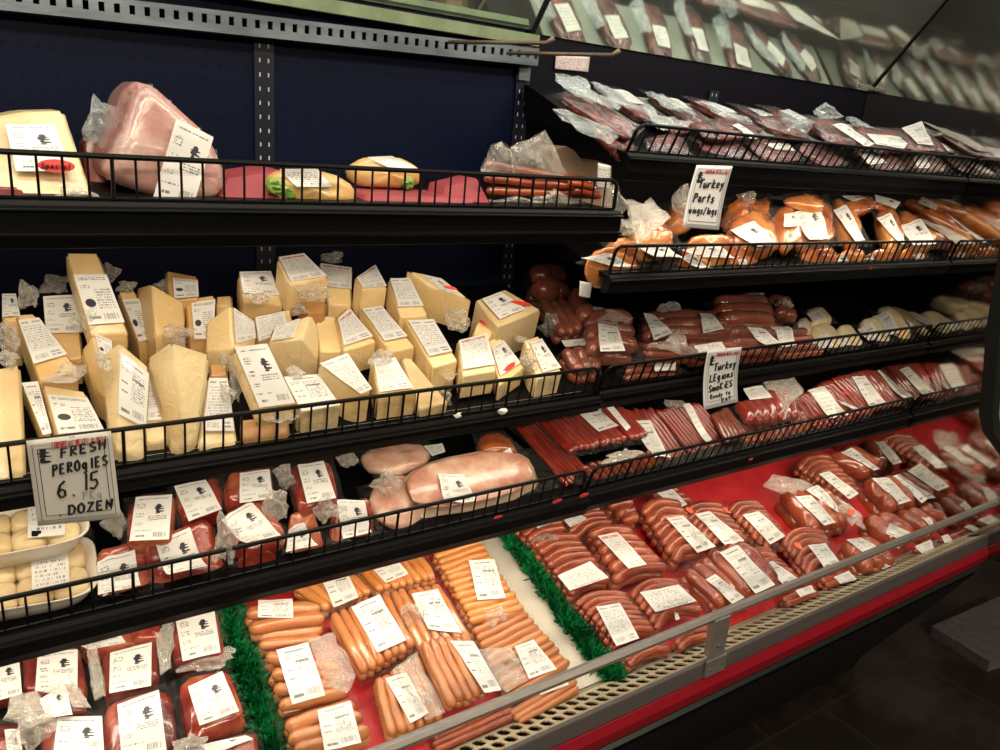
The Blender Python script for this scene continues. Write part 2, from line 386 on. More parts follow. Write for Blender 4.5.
# ---------------------------------------------------------------- shelves
def shelf(name, label, x0, x1, zf, tilt, railh, drop, ridges, lean=None, yf=1.0, depth=.325, spacing=.0245, gap=0, corner=True, price=None):
    """zf = rail top height relative to the eye; deck starts railh under it"""
    t = empty(name, (0, 0, 0)); tag(t, label, 'shelf', 'black metal shelves')
    lean = math.radians(tilt if lean is None else lean); sl = math.tan(math.radians(tilt))
    zb = ZR(zf) - railh * math.cos(lean); yb = yf + railh * math.sin(lean)
    dk = MB(); y1 = min(yb + depth, YB - .006)
    dk.prism([(yb, zb - .006), (y1, zb - .006 + sl * (y1 - yb)), (y1, zb + sl * (y1 - yb)), (yb, zb)], x0, x1)
    dk.build('deck', black, t)
    n = MB(); zl = ZR(zf) - drop
    n.prism([(yb + .004, zb + .001), (yb - .010, zb + .001), (yb - .014, zb - .004), (yb - .014, zl + .014), (yb - .008, zl), (yb + .01, zl)], x0, x1)
    for k in range(ridges):
        z = zb - .008 - (zb - zl - .012) * k / max(1, ridges - .5)
        n.prism([(yb - .013, z - .004), (yb - .013, z + .003), (yb - .020, z + .001), (yb - .020, z - .002)], x0, x1)
    n.build('nosing', black, t, bev=.001)
    g = MB(); a0, a1 = x0 + .008, x1 - .008
    top = lambda x: (x, yf, ZR(zf)); bot = lambda x: (x, yb, zb + .003)
    rc = .012
    g.tube([bot(a0), (a0, yf + rc * math.sin(lean), ZR(zf) - rc * math.cos(lean)), (a0 + rc * .35, yf, ZR(zf) - rc * .3), top(a0 + rc), top(a1 - rc), (a1 - rc * .35, yf, ZR(zf) - rc * .3), (a1, yf + rc * math.sin(lean), ZR(zf) - rc * math.cos(lean)), bot(a1)], .0033, 8)
    g.tube([bot(a0), bot(a1)], .002, 6)
    nw = int((a1 - a0) / spacing)
    for i in range(1, nw):
        x = a0 + (a1 - a0) * i / nw
        g.tube([top(x), bot(x)], .0024 if i % 8 == 4 else .0016, 5)
    g.build('wire_guard', blackwire, t)
    for x in (x0 + .001, x1 - .004):
        br = MB(); br.prism([(yb, zb - .006), (y1, zb - .05 + sl * (y1 - yb) - .01), (y1 + .004, zb + sl * (y1 - yb)), (yb, zb)], x, x + .003)
        br.build('bracket', black, t)
    return (yb, zb, sl)
G = .006
PL = {}
PL['S1'] = shelf('shelf', 'top left black shelf with wire guard below the slotted beam', XL, .922, -.062, 3, .050, .102, 2, 1)
PL['S2'] = shelf('shelf', 'left black shelf heaped with cheese wedges', XL, XS - .002, -.391, 24, .054, .084, 1, 6)
PL['S3'] = shelf('shelf', 'left black shelf with perogies and smoked meat packs just above the bottom well', XL, XS - .002, -.592, 12, .052, .094, 1, 7)
PL['J'] = shelf('shelf', 'top right black shelf with wire guard carrying dark jerky packs', XS + .004, XE - .004, .030, 20, .052, .092, 1, 24, depth=.30)
PL['P'] = shelf('shelf', 'right black shelf of smoked turkey parts, second from the top', XS - .012, XE - .004, -.172, 16, .053, .084, 1, 12)
PL['R2'] = shelf('shelf', 'right black shelf of sausage rings and round cheeses', XS + .002, XE - .004, -.391, 18, .052, .084, 1, 17)
PL['R3'] = shelf('shelf', 'right black shelf of thin smoked sticks above the red liner', XS + .002, XE - .004, -.592, 18, .050, .094, 1, 17)
PL['T'] = (TY, tz(TY), TS)

# liners in the bottom well and on the top left shelf
def liner(name, label, cat, poly, mat, key='T', h=.0015, th=.002):
    y0, z0, sl = PL[key]; n = Vector((0, -sl, 1)).normalized(); p0 = Vector((0, y0, z0)) + n * h
    V = [hit(px, py, p0, n) for px, py in poly] if len(poly[0]) == 2 else [Vector((x, y, z0 + sl * (y - y0))) + n * h for x, y, _ in poly]
    W = [v + n * th for v in V]; k = len(V)
    me = mesh(name, V + W, [tuple(range(k - 1, -1, -1)), tuple(range(k, 2 * k))] + [(i, (i + 1) % k, k + (i + 1) % k, k + i) for i in range(k)])
    o = link(name, me, None, mat); tag(o, label, cat); return o

# ---------------------------------------------------------------- lamps
def tube_lamp(label, x0, x1, y, z, power, col, size=.03, tilt=0, r=.011, strength=3):
    t = empty('fluorescent_lamp', ((x0 + x1) / 2, y, z)); tag(t, label, 'lamp')
    em, nt, bs = new_mat('lamp_tube'); bs.inputs['Emission Color'].default_value = (*col, 1); bs.inputs['Emission Strength'].default_value = strength; bs.inputs['Base Color'].default_value = (.8, .8, .8, 1)
    b = MB(); L = (x1 - x0) / 2; b.tube([(-L, 0, 0), (L, 0, 0)], r, 10); b.build('tube', em, t, True)
    b = MB(); b.box(-L, L, -.012, .012, r + .001, r + .014); b.build('housing', M('lamp_housing', (.6, .6, .6), .4), t)
    ld = bpy.data.lights.new('lamp_light', 'AREA'); ld.shape = 'RECTANGLE'; ld.size = x1 - x0; ld.size_y = size; ld.energy = power; ld.color = col
    lo = bpy.data.objects.new('lamp_light', ld); COL.objects.link(lo); lo.parent = t
    lo.rotation_euler = (math.radians(tilt), 0, 0); lo.location = (0, 0, -r - .006)
    return t
WARM = (1, .86, .66); COOL = (.82, .93, 1)
tube_lamp('long fluorescent lamp under the front of the canopy', XL + .05, 2.05, .74, ZR(.53), 12, WARM, .08, 28)
tube_lamp('cool fluorescent lamp under the rear of the canopy', XL + .05, 2.05, 1.02, ZR(.53), 3.0, COOL, .06, 20)
def underlamp(label, x0, x1, zf, drop, power, yy=1.03, tilt=8, col=WARM):
    tube_lamp(label, x0, x1, yy, ZR(zf) - drop + .016 , power, col, .02, tilt, r=.006)
underlamp('fluorescent lamp under the left shelf above the bottom well', XL + .1, XS - .03, -.592, .094, 2.2)
underlamp('fluorescent lamp under the right shelf above the red liner', XS + .04, XE - .04, -.592, .094, .9)
underlamp('added fill lamp under the cheese shelf', XL + .1, XS - .03, -.391, .084, 1.0)  # fill lamp added to brighten the packs on the shelf below
underlamp('added fill lamp under the shelf of sausage rings', XS + .04, XE - .04, -.391, .084, .8)  # extra lamp put in to brighten the sticks below
underlamp('added fill lamp under the top left shelf', XL + .1, XS - .04, -.062, .102, 1.4)  # added to lift the back row of cheese
underlamp('fluorescent lamp under the jerky shelf', XS + .04, XE - .04, .030, .092, 2.4)
def added_ceiling_lamp(label, x, y, power, col, sx=1.2, sy=.5):  # unseen lights added on the ceiling to brighten the shelves
    t = empty('added_ceiling_light', (x, y, 2.97)); tag(t, label, 'lamp', 'added fill lights on the ceiling')
    em, nt, bs = new_mat('diffuser_glow'); bs.inputs['Emission Color'].default_value = (*col, 1); bs.inputs['Emission Strength'].default_value = 2
    b = MB(); b.box(-sx / 2, sx / 2, -sy / 2, sy / 2, -.004, 0); b.build('diffuser', em, t)
    b = MB(); b.box(-sx / 2 - .03, sx / 2 + .03, -sy / 2 - .03, -sy / 2, -.012, .02); b.box(-sx / 2 - .03, sx / 2 + .03, sy / 2, sy / 2 + .03, -.012, .02); b.box(-sx / 2 - .03, -sx / 2, -sy / 2, sy / 2, -.012, .02); b.box(sx / 2, sx / 2 + .03, -sy / 2, sy / 2, -.012, .02); b.build('frame', M('lamp_frame', (.7, .7, .7), .5), t)
    ld = bpy.data.lights.new('lamp_light', 'AREA'); ld.shape = 'RECTANGLE'; ld.size = sx; ld.size_y = sy; ld.energy = power; ld.color = col
    lo = bpy.data.objects.new('lamp_light', ld); COL.objects.link(lo); lo.parent = t; lo.location = (0, 0, -.02)
added_ceiling_lamp('added flat ceiling light over the aisle in front of the cheese shelf', .2, -.4, 10, WARM)
added_ceiling_lamp('added flat ceiling light over the aisle further along the case', 2.4, -.4, 6, WARM)
added_ceiling_lamp('added flat ceiling light far behind the viewer, opposite the cheese shelf', -.4, -3.4, 190, WARM, 2.4, .6)
added_ceiling_lamp('added flat ceiling light far behind the viewer, opposite the red liner', 3.4, -3.4, 60, WARM, 2.4, .6)
# ---------------------------------------------------------------- goods: materials
def cheese_mat(name, c1, c2, rind):
    m, nt, bs = new_mat(name)
    co = coords(nt, 'Object', True); n = noise_n(nt, co, 9, 3)
    c = ramp(nt, n.outputs[0], [(.35, c1), (.65, c2)])
    n2 = noise_n(nt, co, 6, 2); f = X(nt, n2.outputs[0]).op('SUBTRACT', .56) * 9.0; f = f.op('MAXIMUM', 0.0).op('MINIMUM', .55)
    nt.links.new(mixc(nt, f, c, rind), bs.inputs['Base Color']); bs.inputs['Roughness'].default_value = .35
    bs.inputs['Coat Weight'].default_value = .45; bs.inputs['Coat Roughness'].default_value = .12
    n3 = noise_n(nt, co, 40, 3, .6, 2); bump(nt, bs, n3.outputs[0], .45, .004)
    return m
CH = {'pale': cheese_mat('pale_cheese', (.84, .64, .33), (.92, .75, .44), (.82, .56, .26)),
      'gold': cheese_mat('golden_cheese', (.72, .45, .17), (.84, .60, .28), (.60, .30, .09)),
      'yellow': cheese_mat('yellow_cheese', (.88, .61, .25), (.94, .72, .38), (.82, .50, .17)),
      'rind': cheese_mat('rind_cheese', (.46, .20, .06), (.64, .36, .14), (.38, .13, .04)),
      'tan': cheese_mat('tan_cheese', (.68, .50, .25), (.78, .62, .34), (.56, .36, .15))}
film = film_mat('cling_film', -.02, .20, (.45, .43, .40), rough=.10)
filmthick = film_mat('crumpled_plastic', .17, .5, (.80, .76, .68), .16)
filmdark = film_mat('clear_grey_plastic', .12, .5, (.55, .62, .62), .15)
filmblue = film_mat('clear_bluish_plastic', .20, .45, (.62, .70, .70), .18)
filmj = film_mat('clear_jerky_film', -.01, .22, (.45, .50, .50), .1)
LM = {k: label_mat('printed_label_' + k, k) for k in ('meat', 'cheese', 'blob', 'wurst', 'vert', 'plain')}
redink = M('red_sticker', (.80, .04, .03), .4); orangest = M('orange_sticker', (.95, .16, .07), .5)
wiener_m = M2('wiener_casing', (.46, .15, .042), (.60, .235, .08), 6, .28, .6, .2, 70, stretch=(.3, 1, 1))
wiener2_m = M2('golden_wiener_casing', (.56, .19, .042), (.67, .27, .07), 6, .28, .6, .2, 70, stretch=(.3, 1, 1))
smoked_m = M2('smoked_sausage_casing', (.24, .034, .011), (.44, .088, .028), 14, .22, .8, .35, 90)
brown_m = M2('brown_sausage_casing', (.16, .035, .018), (.28, .07, .035), 12, .25, .7, .35, 80)
snack_m = M2('red_stick_casing', (.20, .013, .007), (.32, .032, .014), 16, .22, .8, .4, 120)
snack2_m = M2('brown_stick_casing', (.17, .03, .015), (.30, .07, .03), 16, .25, .7, .4, 120)
cured_m = M2('cured_dark_meat', (.11, .012, .010), (.27, .035, .022), 10, .28, .6, .6, 45, c3=(.42, .12, .08), dist=.004)
redmeat_m = M2('cured_red_meat', (.17, .012, .007), (.32, .034, .016), 14, .22, .8, .6, 50, c3=(.48, .13, .05), dist=.004)
ham_m = M2('pink_ham', (.36, .14, .12), (.50, .24, .20), 16, .25, .8, .8, 34, c3=(.64, .42, .36))
hamcut_m = M2('sliced_ham', (.46, .17, .11), (.62, .33, .23), 14, .28, .7, .5, 60, c3=(.74, .54, .40))
fat_m = M2('ham_fat_rim', (.50, .34, .20), (.64, .48, .32), 10, .4, .4, .3, 40)
turkey_m = M2('smoked_turkey_skin', (.26, .045, .010), (.50, .14, .025), 9, .22, .8, .4, 60, c3=(.66, .28, .07))
jerky_m = M2('dark_jerky', (.035, .005, .005), (.11, .014, .012), 30, .28, .6, .9, 90, c3=(.24, .05, .04), dist=.006)
round_m = M2('pale_round_cheese', (.66, .54, .30), (.76, .66, .42), 10, .4, .4, .2, 40, c3=(.62, .36, .12))
perogy_m = M2('perogy_dough', (.62, .44, .20), (.74, .58, .32), 10, .45, .2, .3, 40)
foam_m = M2('foam_tray', (.70, .64, .54), (.76, .70, .60), 10, .6, 0, .1, 200)
pinktray_m = M2('pink_butcher_paper', (.26, .035, .045), (.34, .055, .065), 12, .5, .1, .2, 40)
def T_(t, x, y):
    if t == 'w': return 'w', (x, y)
    ox, oy, s = TILES[t]; return ox + x * s, oy + y * s
TILES = {'A': (0, 240, .2), 'B': (0, 330, .2), 'C': (180, 240, .2), 'D': (180, 310, .2), 'E': (360, 240, .2), 'F': (360, 290, .2), 'Z': (0, 0, 1),
         'G': (0, 600, .2), 'H': (180, 600, .2), 'I': (240, 530, .2), 'J': (380, 600, .2), 'K': (400, 520, .2), 'L': (500, 470, .2), 'M': (540, 550, .2), 'N': (640, 460, .2),
         'O': (740, 430, .16), 'P': (840, 400, .16), 'Q': (800, 460, .2), 'R': (560, 370, .2), 'U': (720, 340, .2), 'V': (0, 470, .2), 'W': (100, 430, .2), 'Y': (260, 420, .2),
         'a': (450, 400, .2), 'b': (800, 300, .2), 'c': (480, 230, .2), 'd': (660, 240, .34), 'e': (580, 320, .2), 'f': (660, 0, .34), 'g': (500, 120, .2), 'k': (480, 0, .2), 'l': (800, 90, .2), 'm': (600, 150, .2), 'n': (780, 170, .2), 'o': (640, 90, .2), 'p': (600, 260, .2), 'q': (780, 260, .2), 's': (450, 110, .2), 't': (240, 100, .2), 'u': (0, 70, .2)}
PL['J2'] = (1.03, ZR(-.022), .62); PL['P2'] = (1.02, ZR(-.222), .50)
def plane(key, h):
    if key[0] == '|': return Vector((0, float(key[1:]) - h, 0)), Vector((0, -1, 0))
    y0, z0, sl = PL[key]; n = Vector((0, -sl, 1)).normalized(); return Vector((0, y0, z0)) + n * h, n
YMIN = {'S2': 1.012, 'S3': 1.012, 'R2': 1.018, 'R3': 1.018, 'J2': 1.016, 'P2': 1.014}
def on(key, px, py, h, ym=0):
    p0, n = plane(key, h)
    if px == 'w': x, y = py; return Vector((x, y, p0.z - n.y / n.z * (y - p0.y)))
    p = hit(px, py, p0, n)
    m = YMIN.get(key, 0) + ym
    if key in YMIN and p.y < m: p = at_y(px, py, m)      # nothing stands in front of the wire guard
    return p
# ---------------------------------------------------------------- shapes
def uvgrid(me, nu, nv):
    uv = me.uv_layers.new(name='UVMap'); 
    for p in me.polygons:
        for li in p.loop_indices:
            vi = me.loops[li].vertex_index; i, j = vi % nu, vi // nu
            uv.data[li].uv = (i / (nu - 1), 1 - j / (nv - 1))
def grid_mesh(name, P, nu, nv, thick=0):
    F = [(j * nu + i, (j + 1) * nu + i, (j + 1) * nu + i + 1, j * nu + i + 1) for j in range(nv - 1) for i in range(nu - 1)]
    me = mesh(name, P, F, True); uvgrid(me, nu, nv); return me
def film_blob(name, c, sx, sy, sz, parent, mat, seed, loc0, n=9, rough=.42, rot=0):
    """a crumpled, pointed fold of empty plastic"""
    V = []; F = []; off = Vector((seed * 3.1, seed * 1.7, seed * .7)); nu, nv = n * 2, n
    rot += (seed * 37 % 60 - 30) / 57.3
    cr, sr = math.cos(rot), math.sin(rot)
    for j in range(nv + 1):
        th = math.pi * j / nv
        for i in range(nu):
            ph = 2 * math.pi * i / nu; d = Vector((math.sin(th) * math.cos(ph), math.sin(th) * math.sin(ph), math.cos(th)))
            lo = noise.noise(d * 1.1 + off); fold = abs(noise.noise(Vector((d.x * 5.5, d.y * 2, d.z * 1.6)) + off)); fine = noise.noise(Vector((d.x * 9, d.y * 4, d.z * 3)) + off)
            f = .78 + rough * (1.5 * lo + 1.1 * fold + .35 * fine)
            q = .85 + .15 * math.cos(4 * math.atan2(d.z, d.x) + seed)       # corners
            p = Vector((d.x * sx * f * q, d.y * sy * (f * .8 + fold), d.z * sz * f * q)); p = Vector((p.x * cr - p.z * sr * sx / max(sz, 1e-4), p.y, p.x * sr * sz / max(sx, 1e-4) + p.z * cr))
            V.append(c + p - loc0)
    for j in range(nv):
        for i in range(nu):
            F.append((j * nu + i, (j + 1) * nu + i, (j + 1) * nu + (i + 1) % nu, j * nu + (i + 1) % nu))
    return link(name, mesh(name, V, F, False), parent, mat)
SEED = [100]
def nseed(): SEED[0] += 1; return SEED[0]
def poly_item(name, label, cat, group, key, verts, faces, T, mat, lab=None, films=(), bev=.003, taper=1.0, sticker=None, downz=.5):
    """a wedge or block: the upper faces are given by their corners, the body goes down by T and closes underneath"""
    W = [on(key, x, y, h) for x, y, h in verts]
    p0, n = plane(key, 0); D = -(n * (1 - downz) + Vector((0, 0, 1)) * downz).normalized()
    cen = sum(W, Vector()) / len(W); L0 = cen + D * T
    cnt = {}
    for f in faces:
        for a, b_ in zip(f, f[1:] + f[:1]): cnt[(a, b_)] = 1
    bnd = [(a, b_) for (a, b_) in cnt if (b_, a) not in cnt]
    nb = len(W); low = [cen + (p - cen) * taper + D * T for p in W]
    V = [p - L0 for p in W + low]
    F = [tuple(f) for f in faces] + [tuple(i + nb for i in reversed(f)) for f in faces] + [(b_, a, a + nb, b_ + nb) for a, b_ in bnd]
    t = empty(name, L0); tag(t, label, cat, group)
    me = mesh('block', V, F)
    bm = bmesh.new(); bm.from_mesh(me); bmesh.ops.recalc_face_normals(bm, faces=bm.faces)
    bmesh.ops.bevel(bm, geom=list(bm.edges), offset=bev, segments=2, affect='EDGES', clamp_overlap=True)
    bm.to_mesh(me); bm.free(); me.polygons.foreach_set('use_smooth', [True] * len(me.polygons))
    o = link('cheese_body' if cat == 'cheese' else 'body', me, t, mat)
    wn = o.modifiers.new('wn', 'WEIGHTED_NORMAL')
    for L in (lab if isinstance(lab, list) else [lab] if lab else []):
        kind, fi, u0, u1, v0, v1 = L[:6]; f = faces[fi]; q = [W[i] for i in f[:4]]
        nn = (q[1] - q[0]).cross(q[3] - q[0]).normalized()
        if nn.dot(CAM - cen) < 0: nn = -nn
        def B(u, v): return q[0] * (1 - u) * (1 - v) + q[1] * u * (1 - v) + q[2] * u * v + q[3] * (1 - u) * v
        nu, nv = 7, 9; s = nseed()
        P = []
        for j in range(nv):
            for i in range(nu):
                p = B(u0 + (u1 - u0) * i / (nu - 1), v0 + (v1 - v0) * j / (nv - 1))
                P.append(p + nn * (.0036 + .0012 * noise.noise(p * 30 + Vector((s, 0, 0)))) - L0)
        link('label', grid_mesh('label', P, nu, nv), t, LM[kind])
    if sticker:
        fi, u, v, su, sv, ang = sticker; f = faces[fi]; q = [W[i] for i in f[:4]]
        nn = (q[1] - q[0]).cross(q[3] - q[0]).normalized()
        if nn.dot(CAM - cen) < 0: nn = -nn
        c = q[0] * (1 - u) * (1 - v) + q[1] * u * (1 - v) + q[2] * u * v + q[3] * (1 - u) * v
        ux = (q[1] - q[0]).normalized(); uy = nn.cross(ux); ca, sa = math.cos(ang), math.sin(ang)
        pts = [c + nn * .0046 + (ux * ca + uy * sa) * (su * math.cos(k * math.pi / 8)) + (uy * ca - ux * sa) * (sv * math.sin(k * math.pi / 8)) - L0 for k in range(16)]
        link('price_sticker', mesh('price_sticker', pts, [tuple(range(16))]), t, redink)
    for (x0, y0, x1, y1, hh) in films:
        c = on(key, (x0 + x1) / 2, (y0 + y1) / 2, hh); d = (c - CAM).length / FPX
        film_blob('plastic_wrap', c, (x1 - x0) / 2 * d * .85, .018, (y1 - y0) / 2 * d * .8, t, filmthick, nseed(), L0)
    return t

# ---------------------------------------------------------------- goods laid out by the corners of their outline on a shelf plane
def lerp2(q, u, v): return q[0] * (1 - u) * (1 - v) + q[1] * u * (1 - v) + q[2] * u * v + q[3] * (1 - u) * v
def link_mesh(A, B, r, n, bend, seed, L0, taper=.9, seg=9, rings=11, wob=.0):
    """one sausage from A to B on a plane with normal n; bend = sagitta as a share of its length"""
    d = B - A; L = d.length; t = d / L; s = n.cross(t)
    C = []; R = []
    rr = min(r, L * .3)
    ts = [0, .012, .04, .09] + [.09 + .82 * i / (rings - 1) for i in range(1, rings - 1)] + [.91, .96, .988, 1]
    for x in ts:
        e = min(x, 1 - x) * L / rr
        k = math.sqrt(max(0, 1 - (1 - min(e, 1)) ** 2)); k = max(k, .12)
        w = 4 * x * (1 - x)
        p = A + d * x + s * (w * bend * L) + s * (wob * r * noise.noise(Vector((x * 4, seed, 0)))) + n * (r * .25 * noise.noise(Vector((x * 2.5, seed * 1.3, 5))))
        C.append(p - L0); R.append(rr * k * (1 + .07 * noise.noise(Vector((x * 5, seed, 9)))))
    m = MB(); m.tube(C, R, seg); return m
def bvh_of(meshes):
    V = []; F = []
    for me in meshes:
        k = len(V); V += [v.co.copy() for v in me.vertices]; F += [tuple(i + k for i in p.vertices) for p in me.polygons]
    return BVHTree.FromPolygons(V, F)
def drape(Pw, nu, nv, n, L0, tree, lift, floor_h=None, passes=10, sag=.0):
    """drop the grid of points onto the bodies along -n, then let it bridge the gaps"""
    H = []
    for p in Pw:
        o = p - L0 + n * .3; r = tree.ray_cast(o, -n, .6)
        H.append(.3 - r[3] if r[0] is not None else None)
    known = [h for h in H if h is not None]
    if not known: return [p - L0 for p in Pw]
    lowest = floor_h if floor_h is not None else sum(known) / len(known)
    base = [h if h is not None else lowest for h in H]; cur = base[:]
    for _ in range(passes):
        nx = cur[:]
        for j in range(nv):
            for i in range(nu):
                k = j * nu + i; nb = [cur[jj * nu + ii] for ii, jj in ((i - 1, j), (i + 1, j), (i, j - 1), (i, j + 1)) if 0 <= ii < nu and 0 <= jj < nv]
                nx[k] = max(base[k], sum(nb) / len(nb) - sag)
        cur = nx
    return [p - L0 + n * (h + lift) for p, h in zip(Pw, cur)]
def blob_mesh(W, T, n, L0, seed, e=.55, amp=.08, nu=22, nv=14, top=.5, wr=2.2):
    V = []; sg = lambda x, p: math.copysign(abs(x) ** p, x)
    for j in range(nv + 1):
        ph = -math.pi / 2 + math.pi * j / nv
        for i in range(nu):
            th = 2 * math.pi * i / nu
            x = sg(math.cos(ph), e) * sg(math.cos(th), e); y = sg(math.cos(ph), e) * sg(math.sin(th), e); z = sg(math.sin(ph), .8)
            f = noise.noise(Vector((x * wr, y * wr, z * wr + seed * 2.3))) + .5 * noise.noise(Vector((x * wr * 2.3, y * wr * 2.3, z * 3 + seed)))
            x *= 1 + amp * f; y *= 1 + amp * f
            V.append(lerp2(W, .5 + .5 * x, .5 + .5 * y) + n * (T * (.5 + .5 * z * (1 + amp * 2.5 * f)) - T) - L0)
    F = [(j * nu + i, j * nu + (i + 1) % nu, (j + 1) * nu + (i + 1) % nu, (j + 1) * nu + i) for j in range(nv) for i in range(nu)]
    return V, F
def goods(label, key, tile, quad, h, kind='row', n=5, mat=None, bend=0, labs=(), films=(), stick=(), T=.03, group=None, name='sausage_pack', cat='sausage pack', part='sausage', r=None, wrap=True,
          e=.55, amp=.08, filmm=None, clump=None, layers=2, rk=1.0, clumpy=.018, stickm=None, wob=.35, lift=.0012, wr=2.2, peaks=()):
    q = [on(key, *T_(tile, *p), h, .010) for p in quad]
    p0, nn = plane(key, 0); cen = sum(q, Vector()) / 4
    L0 = cen - nn * (T if kind == 'blob' else .012)
    t = empty(name, L0); tag(t, label, cat, group)
    bodies = []
    if kind == 'row':      # sausages from edge q0-q1 to edge q3-q2
        sp = ((q[1] - q[0]).length + (q[2] - q[3]).length) / 2 / max(n, 1)
        # spacing measured square to the sausages
        ax = ((q[3] + q[2]) - (q[0] + q[1])).normalized(); ed = ((q[1] + q[2]) - (q[0] + q[3])).normalized()
        sp *= max(.35, math.sqrt(max(0, 1 - ax.dot(ed) ** 2)))
        rr = (r or sp * .56) * rk
        for ly in range(layers):
            for i in range(n):
                f = (i + .5) / n; s_ = nseed(); rd = random.Random(s_)
                A = q[0].lerp(q[1], f); B = q[3].lerp(q[2], f); d = B - A
                A = A + d * rd.uniform(0, .04) + nn * (rd.uniform(-.12, .12) * rr - ly * rr * 1.6); B = B - d * rd.uniform(0, .04) + nn * (rd.uniform(-.12, .12) * rr - ly * rr * 1.6)
                mb = link_mesh(A, B, rr * rd.uniform(.94, 1.03), nn, bend, s_, L0, wob=wob)
                o = mb.build(part, mat, t, True); bodies.append(o.data)
        fl = -rr * .8
    else:
        V, F = blob_mesh(q, T, nn, L0, nseed(), e, amp, wr=wr); me = mesh(part, V, F, True)
        link(part, me, t, mat); bodies.append(me); fl = -T * .3; rr = T * .4
    tree = bvh_of(bodies)
    for kd, lq in labs:
        w = [on(key, *T_(tile, *p), h + rr * .8, .004) for p in lq]; nu, nv = 9, 11
        # corners were read off the raised label surface
        P = [lerp2(w, i / (nu - 1), j / (nv - 1)) for j in range(nv) for i in range(nu)]
        D = [p - nn * (nn.dot(p - cen)) for p in P]; s_ = nseed()
        G_ = drape(D, nu, nv, nn, L0, tree, lift + .0012, passes=14)
        G_ = [g + nn * (.0014 * noise.noise((g + L0) * 40 + Vector((s_, 0, 0)))) for g in G_]
        link('label', grid_mesh('label', G_, nu, nv), t, LM[kd])
    if wrap:
        nu = nv = 15; ex = .04 if key[0] == 'J' else .09
        P = [lerp2(q, -ex + (1 + 2 * ex) * i / (nu - 1), -ex + (1 + 2 * ex) * j / (nv - 1)) for j in range(nv) for i in range(nu)]; s_ = nseed()
        P = [p + (p - cen) * (.05 * noise.noise(p * 30 + Vector((0, s_, 0)))) for p in P]
        D = [p - nn * (nn.dot(p - cen)) for p in P]
        Gf = drape(D, nu, nv, nn, L0, tree, .0022, fl, passes=2)
        link('plastic_film', grid_mesh('plastic_film', Gf, nu, nv), t, filmm or film)
    for x, y in stick:
        c = on(key, *T_(tile, x, y), h + rr * .8); c -= nn * (nn.dot(c - cen)); rc = tree.ray_cast(c - L0 + nn * .3, -nn, .6)
        hh = .3 - rc[3] if rc[0] is not None else rr
        c = c - L0 + nn * (hh + .004); u = (q[1] - q[0]).normalized(); v = nn.cross(u)
        link('price_sticker', mesh('price_sticker', [c + u * (.0105 * math.cos(k * math.pi / 7)) + v * (.0085 * math.sin(k * math.pi / 7)) for k in range(14)], [tuple(range(14))]), t, stickm or orangest)
    for (x0, y0, x1, y1, hh) in films:
        a, b_ = T_(tile, x0, y0), T_(tile, x1, y1)
        c = on(key, (a[0] + b_[0]) / 2, (a[1] + b_[1]) / 2, hh); d = (c - CAM).length / FPX
        film_blob('plastic_tail', c, (b_[0] - a[0]) / 2 * d * .95, clumpy, (b_[1] - a[1]) / 2 * d * .9, t, clump or filmthick, nseed(), L0)
    for pk in peaks: peak(t, key, tile, pk, h + .012, clump)
    return t

def peak(t, key, tile, poly, h, mat=None, amp=.010, gap=.010, cuts=3):
    """a standing or lying empty bag end: two creased sheets meeting round a cornered outline"""
    W = [on(key, *T_(tile, *p), h) for p in poly]; cen = sum(W, Vector()) / len(W); L0 = t.matrix_basis.translation; k = len(W)
    n = Vector((0, -.8, .6)) if key[0] != '|' else Vector((0, -1, 0)); sd = nseed()
    for sgn in (1, -1):
        bm = bmesh.new(); vs = [bm.verts.new(p) for p in W]; c = bm.verts.new(cen)
        for i in range(k): bm.faces.new((vs[i], vs[(i + 1) % k], c))
        bmesh.ops.subdivide_edges(bm, edges=list(bm.edges), cuts=cuts, use_grid_fill=True); bmesh.ops.triangulate(bm, faces=list(bm.faces))
        rim = {v.index for v in bm.verts if v.is_boundary}
        for v in bm.verts:
            e = 0 if v.is_boundary else 1
            q = v.co * 38 + Vector((sd, 0, sgn * 4))
            v.co += n * (sgn * gap * .5 * e + amp * noise.noise(q)) + Vector((noise.noise(q * 1.3), 0, noise.noise(q * 1.7))) * amp * .5 - L0
        me = bpy.data.meshes.new('plastic_bag_end'); bm.to_mesh(me); bm.free(); link('plastic_bag_end', me, t, mat or filmthick)
# ---------------------------------------------------------------- the cheese shelf
CG = 'cheese pieces heaped on the left shelf'
def cheese(tile, q, h, T, mat, label, lab=None, ridge=False, films=(), sticker=None, taper=1.0, name='cheese_block', extra=None):
    v = []
    hs = h if isinstance(h, (list, tuple)) else [h] * len(q)
    for (x, y), hh in zip(q, hs): v.append((*T_(tile, x, y), hh))
    faces = [[0, 1, 2, 3]] if len(q) == 4 else [[0, 1, 4, 5], [1, 2, 3, 4]]
    if extra: faces = extra
    fl = [(*T_(tile, a, b_), *T_(tile, c, d), e) for a, b_, c, d, e in films]
    return poly_item('cheese_wedge' if len(q) > 4 else name, label, 'cheese', CG, 'S2', v, faces, T, CH[mat], lab, fl, sticker=sticker, taper=taper)
cheese('A', [(325, 58), (490, 60), (645, 465), (450, 480)], [.145, .145, .085, .085], .035, 'gold', 'tall golden cheese block rising highest at the back, long label with black blot', ('blob', 0, .04, .98, .29, .88), films=[(500, 100, 600, 230, .10)])
cheese('A', [(75, 370), (170, 362), (395, 645), (195, 715)], [.085, .085, .06, .06], .045, 'gold', 'cheese block leaning left with slanted label, above the one behind the perogies sign', ('cheese', 0, .02, .98, .12, .76), films=[(240, 620, 440, 730, .075), (80, 190, 200, 380, .09)])
